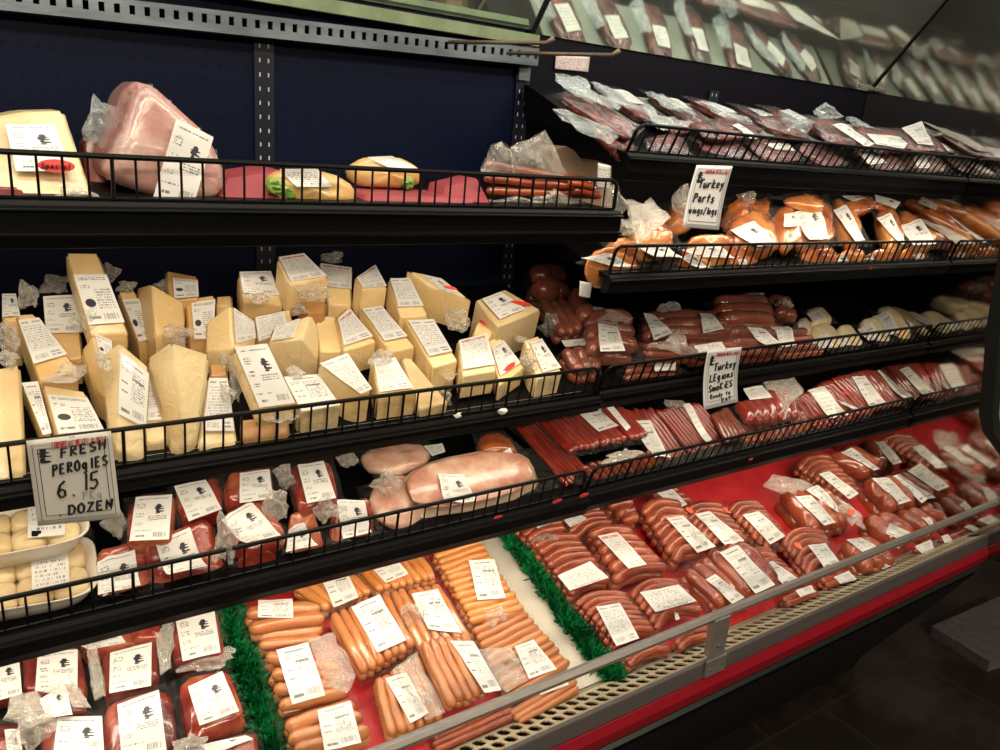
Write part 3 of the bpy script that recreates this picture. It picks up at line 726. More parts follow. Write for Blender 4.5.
cheese('A', [(215, 288), (385, 280), (420, 600), (240, 600)], [.08, .08, .045, .045], .04, 'gold', 'cheese block with wide label under clear wrap, just left of the tallest block', ('meat', 0, 0, 1, 0, .6), films=[(190, 165, 350, 285, .07), (350, 330, 520, 490, .085)])
cheese('A', [(8, 280), (80, 280), (105, 400), (8, 410)], .08, .07, 'gold', 'half hidden cheese block at the far left back of the heap', ('meat', 0, .05, 1, 0, .9))
cheese('A', [(585, 255), (680, 250), (760, 500), (690, 515)], [.075, .075, .05, .05], .06, 'gold', 'orange-topped cheese block with narrow blotted label right of the tallest block', ('blob', 0, .05, .98, .2, 1), films=[(580, 200, 680, 270, .08)])
cheese('A', [(685, 235), (755, 215), (922, 310), (928, 430), (775, 490), (705, 440)], [.075, .11, .085, .055, .085, .05], .05, 'gold', 'unlabelled golden cheese wedge pointing up in clear wrap at the back', None, films=[(770, 170, 960, 300, .07), (760, 400, 990, 550, .07)])
cheese('A', [(825, 150), (990, 180), (995, 290), (840, 305)], .085, .05, 'gold', 'cheese piece lying behind the unlabelled golden wedge, small blotted label', ('blob', 0, .2, .98, .3, 1))
cheese('C', [(20, 290), (175, 270), (165, 500), (45, 500)], [.08, .08, .05, .05], .05, 'gold', 'brown-sided cheese block with black-blotted label, behind the big unlabelled wedge', ('blob', 0, .2, 1, .14, 1))
cheese('C', [(175, 280), (262, 275), (265, 330), (180, 330)], .07, .05, 'gold', 'small plain cheese end peeping out at the back between two labelled blocks')
cheese('B', [(-60, 195), (100, 165), (130, 740), (-60, 760)], [.09, .09, .03, .02], .045, 'pale', 'large plain pale cheese block standing at the left edge beside the perogies sign', None, films=[(-20, -50, 105, 130, .09), (-10, 90, 90, 200, .09)])
cheese('B', [(205, 265), (425, 300), (530, 500), (275, 525)], [.06, .06, .025, .025], .03, 'gold', 'cheese block with black-blotted label directly above the perogies sign', ('blob', 0, .08, .97, .22, 1))
cheese('B', [(108, 270), (190, 262), (258, 520), (215, 530)], [.055, .055, .025, .025], .03, 'gold', 'narrow labelled cheese slice tucked left of the block above the perogies sign', ('wurst', 0, 0, 1, 0, 1))
cheese('B', [(405, 95), (465, 18), (560, 62), (565, 325), (532, 345), (470, 300)], [.07, .095, .08, .045, .05, .04], .04, 'gold', 'slim golden wedge with small blotted label left of the ribbed-wrap wedge', ('blob', 1, .05, .9, .0, .4))
cheese('B', [(495, 130), (600, 55), (748, 180), (722, 655), (578, 605), (538, 480)], [.075, .115, .09, .02, .035, .03], .03, 'pale', 'big cheese wedge with tall label on its right face, right of the perogies sign', ('wurst', 1, .02, .97, .09, .66), films=[(470, 90, 560, 210, .09)])
cheese('B', [(725, 215), (805, 215), (842, 555), (722, 568)], [.05, .05, .012, .012], .02, 'pale', 'pale cheese low down between the two big front wedges', ('cheese', 0, 0, 1, 0, .7))
cheese('Z', [(147.5, 357), (170, 340.5), (209, 353), (197, 432), (187, 450), (173, 454)], [.085, .125, .10, .025, .03, .015], .03, 'pale', 'biggest plain cheese wedge at the front, tip pointing down, no label', None)
cheese('C', [(285, 160), (455, 155), (520, 330), (310, 310)], [.095, .095, .06, .06], .05, 'gold', 'cheese block with square label and film-covered front at the back middle', ('meat', 0, .05, .98, .0, .7), films=[(300, 250, 470, 340, .09)])
cheese('C', [(480, 82), (612, 62), (745, 190), (545, 225)], [.13, .13, .10, .10], .06, 'yellow', 'yellow cheese block perched highest in the middle, red-headed label on top', ('cheese', 0, .05, .97, .05, .92), films=[(545, 200, 780, 330, .10)])
cheese('C', [(590, 305), (735, 305), (725, 360), (640, 362)], .075, .03, 'rind', 'dark orange cheese rind showing beneath the highest middle block', None)
cheese('C', [(688, 115), (862, 138), (858, 330), (740, 320)], [.085, .085, .06, .06], .05, 'yellow', 'yellow cheese block with wide label right of the highest middle block', ('cheese', 0, .05, .97, .03, .6), films=[(675, 45, 840, 130, .09)])
cheese('E', [(-30, 190), (72, 116), (140, 240), (5, 248)], [.095, .095, .085, .085], .055, 'yellow', 'yellow wedge with rounded label, back row left of the narrow labelled bar', ('cheese', 0, .05, .95, .08, .95), films=[(-10, 260, 150, 340, .05)])
cheese('C', [(132, 410), (245, 320), (370, 415), (380, 500), (262, 545), (125, 560)], [.07, .105, .075, .055, .07, .045], .04, 'yellow', 'golden wedge with red-headed label on its right side, behind the white label block', ('cheese', 1, .1, .92, .05, .9), films=[(180, 545, 280, 690, .05)])
cheese('C', [(365, 378), (552, 340), (575, 440), (385, 512)], [.07, .07, .045, .045], .05, 'yellow', 'yellow cheese with upright red-headed label between two wedges in the middle', ('cheese', 0, .02, .8, .1, 1), films=[(550, 310, 640, 380, .075)])
cheese('C', [(468, 430), (658, 370), (612, 495), (438, 518), (693, 440), (692, 600)], [.075, .095, .085, .06, .07, .04], .065, 'pale', 'chunky pale wedge with slanted label on top, in the middle of the heap', ('cheese', 0, .08, .72, .08, .9), extra=[[0, 1, 2, 3], [1, 4, 5, 2]], films=[(520, 640, 620, 680, .06)])
cheese('C', [(668, 368), (780, 382), (815, 560), (695, 560)], [.06, .06, .045, .045], .045, 'yellow', 'plain yellow cheese piece right of the chunky pale wedge', None)
cheese('C', [(782, 385), (838, 330), (985, 508), (815, 556)], [.07, .07, .055, .055], .05, 'yellow', 'yellow wedge with arched label right of the plain yellow piece', ('cheese', 0, .02, .95, .1, .88))
cheese('E', [(-2, 342), (105, 330), (280, 535), (150, 562)], [.07, .07, .055, .055], .045, 'yellow', 'long yellow cheese bar with dense label, second row right of the arched label', ('cheese', 0, .04, .96, .03, .78))
cheese('E', [(140, 192), (245, 190), (345, 380), (200, 388)], [.095, .095, .07, .07], .05, 'yellow', 'narrow yellow cheese bar with dense label, back row left of the plain-fronted wedge', ('cheese', 0, .04, .96, .03, .76))
cheese('E', [(230, 145), (410, 185), (562, 302), (345, 235)], [.095, .095, .08, .08], .065, 'yellow', 'broad cheese wedge in the back row with its plain yellow side facing out', ('meat', 0, .3, .8, .15, .95), sticker=(0, .72, .62, .013, .003, .0))
cheese('E', [(575, 300), (722, 243), (907, 350), (690, 437)], [.085, .085, .075, .075], .075, 'tan', 'largest square cheese block on the right with label and long red sticker', ('meat', 0, .12, .75, .08, .82), sticker=(0, .80, .62, .022, .005, -.55), films=[(760, 480, 860, 520, .05)])
cheese('E', [(220, 395), (365, 390), (492, 605), (365, 640)], [.07, .07, .055, .055], .06, 'yellow', 'thick yellow cheese bar with dense label, third from the right at the front', ('cheese', 0, .06, .95, .06, .8), films=[(370, 640, 500, 710, .03)])
cheese('E', [(485, 500), (630, 462), (685, 655), (512, 682)], [.065, .065, .05, .05], .045, 'yellow', 'upright cheese block with square dense label just left of the red-stickered pair', ('cheese', 0, .03, .97, .05, .85))
cheese('E', [(640, 505), (690, 470), (825, 640), (700, 725)], [.05, .05, .035, .035], .035, 'yellow', 'leaning cheese wedge with emblem label and red sticker, its plastic tail hanging right', ('meat', 0, .05, .95, .2, .85), sticker=(0, .5, .80, .018, .0045, .0), films=[(800, 560, 900, 690, .04)])
cheese('F', [(815, 250), (890, 225), (1015, 412), (885, 445)], [.06, .06, .04, .04], .05, 'pale', 'rightmost cheese block at the guard, emblem label, wrap on its left', ('meat', 0, .25, 1, .12, .9), films=[(800, 260, 890, 420, .05)])
cheese('E', [(590, 392), (690, 435), (650, 492), (560, 470)], [.06, .06, .055, .055], .04, 'yellow', 'small cheese piece with red mark under a fold of plastic left of the largest block', None, sticker=(0, .4, .2, .012, .004, 0), films=[(385, 320, 590, 480, .075)])
cheese('D', [(262, 180), (432, 162), (578, 470), (392, 495)], [.11, .11, .045, .045], .035, 'yellow', 'cheese block with bright white emblem label standing in the middle of the front', ('meat', 0, .02, .98, .02, .98), films=[(240, 190, 330, 480, .06)])
cheese('D', [(300, 545), (545, 515), (550, 630), (310, 650)], .025, .02, 'rind', 'dark rind cheese lying low at the guard under the white emblem label', None, films=[(370, 510, 600, 560, .03)])
cheese('D', [(508, 332), (690, 320), (808, 482), (602, 520)], [.06, .06, .045, .045], .04, 'tan', 'cheese block with pinkish front and wide label at the guard, right of the white label', ('wurst', 0, .03, .97, .03, .97), films=[(520, 280, 630, 330, .06)])
cheese('D', [(685, 270), (832, 215), (958, 402), (900, 428)], [.08, .08, .055, .055], .06, 'yellow', 'cheese block with bright label and tan left side, fourth from the heap right end', ('cheese', 0, .02, .98, .02, .98))
cheese('F', [(55, 340), (180, 335), (292, 505), (90, 532)], [.06, .06, .045, .045], .045, 'yellow', 'cheese block at the guard right of the tan-sided one, label running down its top', ('cheese', 0, .04, .9, .05, .92), films=[(30, 280, 200, 400, .075)])
cheese('D', [(135, 330), (240, 330), (290, 688), (85, 692)], [.05, .05, .006, .006], .012, 'pale', 'pale cheese lying low at the guard between the biggest wedge and the white label', ('cheese', 0, .1, .95, .04, .78), films=[(190, 365, 290, 480, .05)])
cheese('F', [(205, 335), (255, 335), (445, 560), (295, 605)], [.055, .055, .02, .02], .03, 'tan', 'wrapped plain cheese wedge sloping to the guard, right of the second dense label', None, films=[(380, 470, 460, 600, .01)])
cheese('D', [(145, 265), (235, 270), (240, 330), (150, 330)], .05, .04, 'rind', 'scrap of orange rind showing above the low pale cheese at the guard', None)
# ---------------------------------------------------------------- perogies, cured meat and ham above the well (left)
def tray(label, tile, quad, h, T, labs):
    q = [on('S3', *T_(tile, *p), h) for p in quad]; nn = plane('S3', 0)[1]; cen = sum(q, Vector()) / 4; L0 = cen - nn * T
    t = empty('perogy_tray', L0); tag(t, label, 'food tray', 'trays of perogies')
    ring = lambda s, z: [lerp2(q, .5 + .5 * s * math.copysign(abs(math.cos(a)) ** .45, math.cos(a)), .5 + .5 * s * math.copysign(abs(math.sin(a)) ** .45, math.sin(a))) - nn * z - L0 for a in [2 * math.pi * k / 32 for k in range(32)]]
    R = [ring(.86, T), ring(.97, T * .35), ring(1.02, T * .05), ring(1.04, 0), ring(1.03, -.002), ring(.98, 0), ring(.93, T * .25), ring(.84, T * .75)]
    V = [v for r_ in R for v in r_]; F = [(i * 32 + k, i * 32 + (k + 1) % 32, (i + 1) * 32 + (k + 1) % 32, (i + 1) * 32 + k) for i in range(7) for k in range(32)]
    F += [tuple(range(31, -1, -1)), tuple(7 * 32 + k for k in range(32))]
    link('foam_base', mesh('foam_base', V, F, True), t, foam_m); bodies = []
    for j in range(2):
        for i in range(4):
            u0, v0 = .05 + i * .222, .08 + j * .42
            w = [lerp2(q, u0 + a, v0 + b_) + nn * .005 for a, b_ in ((0, 0), (.235, 0), (.235, .43), (0, .43))]
            V, F = blob_mesh(w, T * .95, nn, L0, nseed(), .62, .08, 20, 12); me = mesh('perogy', V, F, True); link('perogy', me, t, perogy_m); bodies.append(me)
    tree = bvh_of(bodies)
    for kd, lq in labs:
        w = [on('S3', *T_(tile, *p), h + .006) for p in lq]; nu, nv = 6, 8
        P = [lerp2(w, i / (nu - 1), j / (nv - 1)) for j in range(nv) for i in range(nu)]; D = [p - nn * (nn.dot(p - cen)) for p in P]
        link('label', grid_mesh('label', drape(D, nu, nv, nn, L0, tree, .003, .004, 30), nu, nv), t, LM[kd])
        for a, b_ in ((.03, .12), (.86, .98)):
            w2 = [lerp2(w, uu, vv) for uu, vv in ((.1, a), (.36, a), (.36, b_), (.1, b_))]; P = [lerp2(w2, i / 2, j / 2) for j in range(3) for i in range(3)]
            D = [p - nn * (nn.dot(p - cen)) for p in P]
            link('dark_square_mark', grid_mesh('dark_square_mark', [g for g in drape(D, 3, 3, nn, L0, tree, .0046, .004, 4)], 3, 3), t, blackmat)
    nu = nv = 15; P = [lerp2(q, -.02 + 1.04 * i / (nu - 1), -.02 + 1.04 * j / (nv - 1)) for j in range(nv) for i in range(nu)]; D = [p - nn * (nn.dot(p - cen)) for p in P]
    link('plastic_film', grid_mesh('plastic_film', drape(D, nu, nv, nn, L0, tree, .004, .003, 12), nu, nv), t, film)
tray('lower white foam tray of perogies standing on the shelf at the left edge', 'V', [(-360, 520), (455, 310), (492, 620), (-360, 760)], .030, .028, [('plain', [(155, 430), (340, 400), (348, 575), (160, 608)])])
tray('upper white foam tray of perogies stacked on another, behind the perogies sign', 'V', [(-360, 270), (415, 120), (446, 340), (-360, 490)], .066, .028, [('plain', [(138, 140), (322, 110), (326, 330), (140, 348)])])
CM3 = dict(name='cured_meat_pack', cat='cured meat pack', part='meat', kind='blob', key='S3', group='packs of red cured meat on the shelf above the well', mat=redmeat_m, e=.36)
def c3(label, tile, quad, h, labs, **k):
    d = dict(CM3); d.update(k); goods(label, d.pop('key'), tile, quad, h, labs=[('meat', l) for l in labs], **d)
c3('red cured meat pack with upright label just right of the perogies sign', 'W', [(135, 320), (385, 280), (370, 510), (125, 540)], .062, [[(178, 298), (362, 282), (345, 505), (145, 512)]], T=.05, films=[(10, 400, 150, 540, .04)])
c3('red cured meat pack at the guard next to the perogy trays, square label', 'V', [(470, 370), (745, 310), (790, 640), (490, 670)], .05, [[(480, 370), (672, 320), (705, 590), (490, 622)]], T=.045)
c3('cured meat pack with bright orange-red end and tilted label, second at the guard', 'W', [(205, 540), (555, 385), (650, 720), (270, 790)], .055, [[(275, 490), (450, 418), (538, 715), (342, 760)]], T=.05)
c3('cured meat pack in the back row with strongly slanted label, right of the upright label', 'W', [(360, 260), (605, 200), (625, 360), (410, 425)], .06, [[(370, 238), (530, 213), (612, 350), (445, 412)]], T=.05)
c3('cured meat pack in the back row whose red meat shows left of its label', 'W', [(612, 210), (862, 160), (885, 310), (622, 345)], .06, [[(700, 183), (850, 163), (868, 300), (700, 322)]], T=.05, mat=redmeat_m)
c3('cured meat pack at the guard in a loose pale bag, label turned to lower right', 'W', [(590, 420), (790, 300), (950, 495), (730, 640)], .06, [[(610, 385), (755, 303), (908, 515), (742, 562)]], T=.05, films=[(560, 400, 690, 720, .05), (800, 270, 960, 500, .06)])
c3('low cured meat pack behind the guard wires with only its label visible', 'W', [(690, 620), (880, 590), (900, 700), (700, 720)], .025, [[(738, 640), (826, 622), (832, 690), (740, 702)]], T=.022)
c3('cured meat pack in the back row with knotted pale bag at its left', 'Y', [(135, 200), (355, 175), (405, 365), (195, 435)], .06, [[(190, 190), (322, 170), (386, 350), (240, 378)]], T=.05, films=[(70, 190, 175, 390, .05)])
c3('narrow cured meat pack at the guard between two loose bags', 'Y', [(145, 450), (280, 430), (330, 640), (125, 690)], .045, [[(152, 462), (225, 445), (292, 640), (128, 672)]], T=.04)
c3('cured meat pack in clear bag at the guard, nearest to the ham slices', 'Y', [(350, 380), (560, 360), (592, 600), (350, 650)], .048, [[(388, 350), (530, 345), (572, 470), (428, 502)]], T=.044, films=[(250, 370, 400, 540, .045)])
HG = dict(name='ham_piece', cat='ham', part='ham', kind='blob', key='S3', group='ham pieces on the shelf above the well')
def ham(label, tile, quad, h, labs=(), mat=hamcut_m, **k):
    d = dict(HG); d.update(k); goods(label, d.pop('key'), tile, quad, h, labs=labs, mat=mat, **d)
ham('flat ham slice pack in the back, white tag at its right end', 'Y', [(460, 130), (810, 80), (880, 190), (590, 260)], .040, [('plain', [(825, 85), (920, 72), (936, 112), (870, 137)])], T=.03, e=.8, films=[(380, 150, 520, 240, .04)])
ham('ham slice leaning at the guard with loose hazy film on its left', 'Y', [(520, 300), (780, 220), (850, 500), (600, 520)], .038, T=.03, e=.9, films=[(540, 230, 720, 400, .045)])
t_ = goods('large round cut ham face with pale rind and emblem label, filling the guard middle', 'S3', 'Y', [(660, 200), (1340, 80), (1450, 345), (750, 520)], .058, 'blob', mat=fat_m, T=.055, e=.75, lift=.015, name='ham_piece', cat='ham', part='rind', group=HG['group'],
           labs=[('meat', [(900, 208), (1035, 204), (1100, 345), (938, 375)])], wrap=True)
q_ = [on('S3', *T_('Y', *p), .060, .012) for p in [(700, 222), (1315, 115), (1410, 325), (780, 470)]]
V_, F_ = blob_mesh(q_, .012, plane('S3', 0)[1], t_.location, 77, .78, .04); link('cut_face', mesh('cut_face', V_, F_, True), t_, hamcut_m)
ham('orange smoked ham end behind the large round ham, small label', 'a', [(130, 150), (270, 130), (380, 240), (160, 240)], .055, [('plain', [(258, 205), (312, 195), (372, 245), (330, 262)])], mat=turkey_m, T=.05, e=.75)
# ---------------------------------------------------------------- thin sticks
SK = dict(group='packs of thin smoked sausage sticks', name='sausage_stick_pack', cat='sausage stick pack', part='stick', layers=1, wob=.3)
def sk(label, key, tile, quad, h, n, labs=(), mat=snack_m, lk='plain', **k):
    goods(label, key, tile, quad, h, 'row', n, mat, labs=[(lk, l) for l in labs], **SK, **k)
sk('stick pack running down to the guard right beside the large round ham', 'S3', 'a', [(325, 135), (455, 100), (690, 350), (590, 445)], .035, 7)
sk('stick pack lying on top with pale label near its back end, beside the round ham', 'S3', 'a', [(445, 115), (730, 55), (890, 205), (600, 268)], .055, 11, [[(635, 66), (752, 45), (842, 135), (742, 166)]], lk='wurst')
sk('dark stick pack under the labelled one, showing through the guard wires', 'R3', 'a', [(640, 330), (1000, 250), (1060, 370), (760, 440)], .022, 10, mat=snack2_m, films=[(720, 250, 1000, 320, .05)])
sk('narrow stick pack with slim white label strip, left of the big square label', 'R3', 'R', [(200, 190), (300, 185), (450, 335), (360, 355)], .05, 4, [[(225, 190), (262, 186), (352, 292), (330, 312)]])
sk('stick pack with big square pale label in the middle of its length', 'R3', 'R', [(300, 200), (450, 185), (660, 470), (490, 500)], .042, 8, [[(368, 238), (462, 230), (580, 380), (490, 402)]], lk='wurst')
sk('broad stick pack with slim label along its right edge left of the smokies sign', 'R3', 'R', [(470, 195), (680, 155), (920, 420), (680, 465)], .045, 13, [[(610, 168), (652, 164), (792, 285), (768, 302)]], films=[(500, 140, 640, 200, .05)])
sk('stick pack passing beneath the smokies sign', 'R3', 'U', [(-50, 370), (30, 335), (140, 470), (30, 520)], .035, 6, mat=snack2_m)
sk('pack of short curled smokies with square label and big crumpled bag on its right', 'R3', 'U', [(60, 320), (320, 225), (385, 400), (130, 425)], .058, 7, [[(120, 235), (215, 218), (262, 286), (150, 298)]], mat=snack_m, bend=.1, peaks=[[(215, 212), (372, 190), (425, 255), (345, 330), (322, 400)]])
sk('stick pack showing below the short curled smokies through the guard', 'R3', 'U', [(40, 400), (420, 340), (450, 500), (120, 540)], .024, 9, mat=snack2_m)
sk('stick pack with tall cream label between the crumpled bag and the red ring sticker', 'R3', 'U', [(350, 290), (530, 195), (720, 390), (480, 470)], .045, 9, [[(440, 245), (525, 224), (657, 356), (565, 380)]], lk='plain')
sk('stick pack with red ring sticker and long printed label', 'R3', 'U', [(540, 185), (745, 145), (900, 320), (720, 390)], .048, 11, [[(663, 178), (727, 172), (852, 290), (775, 307)], [(575, 250), (595, 245), (712, 345), (690, 352)]], lk='wurst', stick=[(648, 232)], stickm=redink)
sk('dim stick pack with long slanting label strip next to the end mirror', 'R3', 'b', [(330, 350), (460, 330), (620, 510), (500, 545)], .045, 5, [[(393, 345), (442, 340), (560, 470), (520, 480)]], mat=snack2_m)
# ---------------------------------------------------------------- sausage rings and logs on the right middle shelf
RG = dict(group='smoked sausages on the right middle shelf')
def rg(label, tile, quad, h, n, labs=(), mat=brown_m, key='R2', lk='wurst', **k):
    goods(label, key, tile, quad, h, 'row', n, mat, labs=[(lk, l) for l in labs], **RG, **k)
rg('two dark fat sausages in film at the back behind the largest cheese block', 'c', [(245, 205), (265, 340), (440, 340), (420, 195)], .05, 2, [[(348, 318), (376, 318), (380, 352), (352, 350)]], name='sausage_log_pack')
rg('brown sausages running forward beside the cheese heap right end', 'c', [(295, 360), (430, 360), (520, 510), (390, 530)], .045, 3, lk='plain', films=[(300, 400, 410, 560, .04)])
rg('single fat sausage leaning under the small cream price tag', 'c', [(440, 320), (500, 300), (575, 440), (500, 490)], .06, 1, films=[(440, 400, 530, 480, .05)])
rg('coiled sausage ring pack with tall crinkled white label hanging over its front', 'c', [(535, 460), (560, 650), (800, 620), (760, 440)], .06, 3, [[(590, 466), (688, 478), (698, 675), (588, 645)]], bend=.25, peaks=[[(545, 380), (640, 400), (770, 440), (700, 500), (590, 470)]])
rg('three sausages coming forward to the guard beside the rightmost cheese', 'c', [(395, 610), (560, 565), (600, 710), (490, 730)], .04, 3, [[(412, 535), (530, 525), (556, 580), (432, 572)]])
rg('sausage pack with curved label right of the sausage ring', 'c', [(810, 440), (815, 560), (1010, 540), (985, 430)], .055, 3, [[(815, 420), (872, 440), (962, 520), (870, 552)]], bend=.06, films=[(860, 350, 1040, 450, .05)])
rg('flat sausage pack behind the guard wires under the folded paper bag', 'e', [(215, 220), (225, 310), (495, 295), (480, 195)], .025, 3, [[(370, 168), (482, 200), (476, 272), (378, 252)]], bend=.04)
rg('long sausage with pale bag corner standing up, left of the smokies sign', 'e', [(320, 120), (330, 190), (610, 190), (540, 130)], .06, 2, peaks=[[(330, 120), (420, 110), (495, 45), (540, 140), (605, 160), (560, 192), (430, 150)]])
rg('sausage pair with square label above the smokies sign', 'd', [(5, 218), (15, 285), (218, 285), (192, 218)], .055, 3, [[(115, 220), (150, 222), (186, 266), (126, 276)]])
rg('stack of three long dark sausages at the back above the smokies sign', 'd', [(150, 175), (170, 250), (332, 250), (312, 170)], .065, 3, films=[(225, 148, 320, 180, .07)])
rg('sausage pack with small label touching the top of the smokies sign', 'd', [(70, 283), (85, 350), (250, 340), (200, 280)], .045, 3, [[(105, 300), (186, 290), (206, 315), (115, 326)]])
rg('sausage pack with slanted white label just right of the smokies sign', 'd', [(190, 258), (215, 345), (370, 345), (320, 262)], .05, 3, [[(248, 250), (290, 252), (365, 350), (305, 350)]])
rg('sausage pack with wide white label next to the first round cheese', 'd', [(315, 268), (345, 355), (490, 345), (425, 258)], .045, 4, [[(325, 254), (378, 250), (412, 290), (368, 302)]])
rg('dark flat package standing at the back between the sausages and round cheeses', 'd', [(322, 172), (335, 225), (410, 240), (375, 168)], .05, 2, films=[(325, 165, 400, 235, .055)])
RC = dict(name='round_cheese', cat='round cheese', part='cheese', kind='blob', key='R2', group='round cheeses by the end mirror', mat=round_m, T=.05, e=.5, amp=.03)
def rc(label, tile, quad, h, labs, **k):
    d = dict(RC); d.update(k); goods(label, d.pop('key'), tile, quad, h, labs=[('wurst', l) for l in labs], **d)
rc('fattest round cheese at the guard, first from the smokies sign side', 'b', [(45, 115), (150, 85), (270, 235), (145, 285)], .036, [[(82, 122), (170, 112), (215, 165), (112, 188)]])
rc('second round cheese at the guard, smaller, right of the fattest one', 'b', [(185, 115), (255, 95), (345, 220), (250, 270)], .036, [[(200, 118), (250, 108), (300, 155), (240, 168)]])
rc('round cheese with orange-brown edge third along the guard', 'b', [(300, 80), (385, 58), (480, 190), (380, 250)], .036, [[(325, 80), (382, 68), (450, 140), (375, 150)]])
rc('tallest and brightest round cheese, rising above its neighbours', 'b', [(385, 18), (465, 2), (590, 150), (490, 225)], .036, [[(395, 25), (465, 15), (545, 100), (460, 120)]], mat=round_m)
rc('shaded round cheese last before the end mirror joint', 'b', [(525, 20), (610, 5), (690, 120), (600, 180)], .036, [[(545, 30), (605, 20), (645, 80), (585, 90)]])
rc('small shaded round cheese at the back behind the fattest one', 'b', [(25, 35), (110, 15), (190, 90), (70, 110)], .036, [[(50, 40), (110, 28), (150, 62), (80, 75)]])
rc('shaded round cheese lowest at the back left, beside the sausages', 'b', [(-20, 85), (40, 65), (80, 140), (0, 165)], .036, [[(5, 90), (40, 80), (60, 110), (15, 120)]])
# ---------------------------------------------------------------- smoked turkey parts
TG = dict(name='turkey_pack', cat='smoked turkey pack', part='turkey', kind='blob', key='P2', group='smoked turkey packs on the brightly lit right shelf', mat=turkey_m, T=.05, e=.8, amp=.12)
def tp(label, tile, quad, h, labs=(), lk='meat', **k):
    d = dict(TG); d.update(k); goods(label, d.pop('key'), tile, quad, h, labs=[(lk, l) for l in labs], **d)
tp('smoked turkey roll with crinkled label at the left end of its shelf', 'g', [(430, 640), (610, 590), (760, 730), (500, 775)], .04, [[(437, 622), (580, 608), (690, 720), (636, 742)]], films=[(560, 480, 720, 600, .04)])
tp('smoked wing pack in tall peaked golden bag left of the turkey sign', 'g', [(650, 480), (820, 450), (920, 600), (700, 660)], .06, [[(746, 555), (872, 548), (892, 725), (762, 706)]], peaks=[[(635, 400), (720, 420), (750, 385), (850, 490), (760, 560), (690, 640)]])
tp('small smoked piece with bare white wrapper behind the turkey roll', 'g', [(530, 580), (690, 570), (720, 630), (560, 640)], .04, films=[(575, 500, 700, 590, .05)])
tp('pale bag of smoked parts hidden behind the turkey sign', 'f', [(20, 590), (110, 560), (130, 640), (40, 660)], .04, films=[(25, 550, 110, 660, .06)])
tp('turkey thigh with wide label running under the lower edge of the turkey sign', 'm', [(420, 400), (690, 390), (720, 560), (480, 590)], .05, [[(465, 400), (640, 398), (700, 500), (520, 475)]])
tp('low turkey piece with slanted label behind the guard, left of the sign bottom', 'm', [(400, 500), (560, 480), (600, 610), (440, 610)], .03, [[(432, 480), (490, 478), (570, 590), (500, 600)]])
tp('turkey thigh with large shining label right of the turkey sign', 'f', [(200, 625), (320, 590), (385, 715), (240, 730)], .055, [[(228, 640), (292, 624), (362, 702), (290, 716)]])
tp('cluster of round brown wing joints above the shining label', 'f', [(200, 570), (330, 560), (350, 630), (220, 640)], .05, e=.9, amp=.35, films=[(220, 560, 290, 610, .06)])
tp('drumstick in a clear bag with narrow label, right of the large shining label', 'f', [(335, 600), (405, 585), (440, 690), (365, 725)], .055, [[(378, 608), (415, 604), (426, 645), (382, 640)]])
tp('turkey thigh pack with upright square label under a drumstick', 'f', [(355, 590), (500, 560), (545, 690), (415, 725)], .055, [[(410, 600), (480, 586), (510, 686), (448, 692)]])
tp('long drumstick lying across the top of the upright square label', 'f', [(350, 575), (440, 555), (500, 590), (480, 610)], .075, T=.03)
tp('drumstick with vertical narrow label in the middle of the row', 'f', [(500, 568), (555, 555), (625, 695), (560, 715)], .055, [[(528, 590), (560, 584), (612, 695), (580, 702)]])
tp('drumstick pointing right at the top of the row under the shelf', 'f', [(540, 575), (640, 570), (650, 600), (570, 620)], .06, [[(545, 562), (600, 562), (612, 575), (575, 582)]], T=.035)
tp('white wrapper flap over a thigh at the top of the row', 'f', [(635, 580), (700, 575), (715, 600), (650, 600)], .06, [[(638, 562), (715, 586), (702, 602), (645, 582)]], T=.03)
tp('turkey piece with slanted label just before the dim bags', 'f', [(640, 600), (690, 588), (748, 705), (685, 725)], .055, [[(660, 610), (690, 608), (736, 700), (714, 705)]])
tp('dark turkey piece with greyish curved label nearest to the end mirror', 'f', [(700, 585), (800, 575), (845, 705), (745, 730)], .05, [[(728, 632), (785, 622), (822, 705), (752, 712)]], mat=turkey_m)
tp('turkey pack with label behind the guard under the large shining label', 'm', [(620, 480), (800, 460), (820, 590), (650, 600)], .025, [[(730, 480), (775, 474), (760, 545), (730, 540)]])
tp('turkey pack low behind the guard below the upright square label', 'n', [(120, 370), (290, 360), (330, 450), (150, 470)], .03)
tp('turkey pack low behind the guard below the vertical narrow label', 'n', [(290, 380), (440, 370), (460, 470), (320, 480)], .028, [[(300, 380), (360, 375), (375, 430), (330, 440)]])
tp('turkey pack low behind the guard right of the middle', 'n', [(440, 380), (600, 370), (640, 460), (480, 480)], .028, [[(450, 385), (500, 380), (510, 450), (470, 460)]])
tp('turkey pack low behind the guard before the dim bags', 'n', [(600, 370), (760, 365), (770, 450), (620, 460)], .028, [[(700, 380), (750, 376), (756, 430), (710, 436)]])
# ---------------------------------------------------------------- jerky
JG = dict(name='jerky_pack', cat='jerky pack', part='jerky', kind='blob', key='J2', group='jerky packs on the top right shelf', mat=jerky_m, T=.018, e=.6, amp=.22, filmm=filmj, clump=filmblue, wr=4)
def jk(label, tile, quad, h, labs=(), lk='wurst', **k):
    d = dict(JG); d.update(k); goods(label, d.pop('key'), tile, quad, h, labs=[(lk, l) for l in labs], **d)
jk('long jerky slab with curled empty bag end, upper left on its shelf', 'k', [(385, 470), (470, 440), (820, 620), (745, 700)], .035, peaks=[[(378, 370), (510, 400), (520, 450), (600, 480), (720, 530), (690, 550), (540, 500), (420, 440)]])
jk('jerky slab with bluish bag lying below the long one at the shelf left end', 'k', [(560, 630), (650, 610), (800, 720), (720, 790)], .02, peaks=[[(360, 540), (440, 560), (560, 620), (700, 680), (640, 720), (480, 640)]])
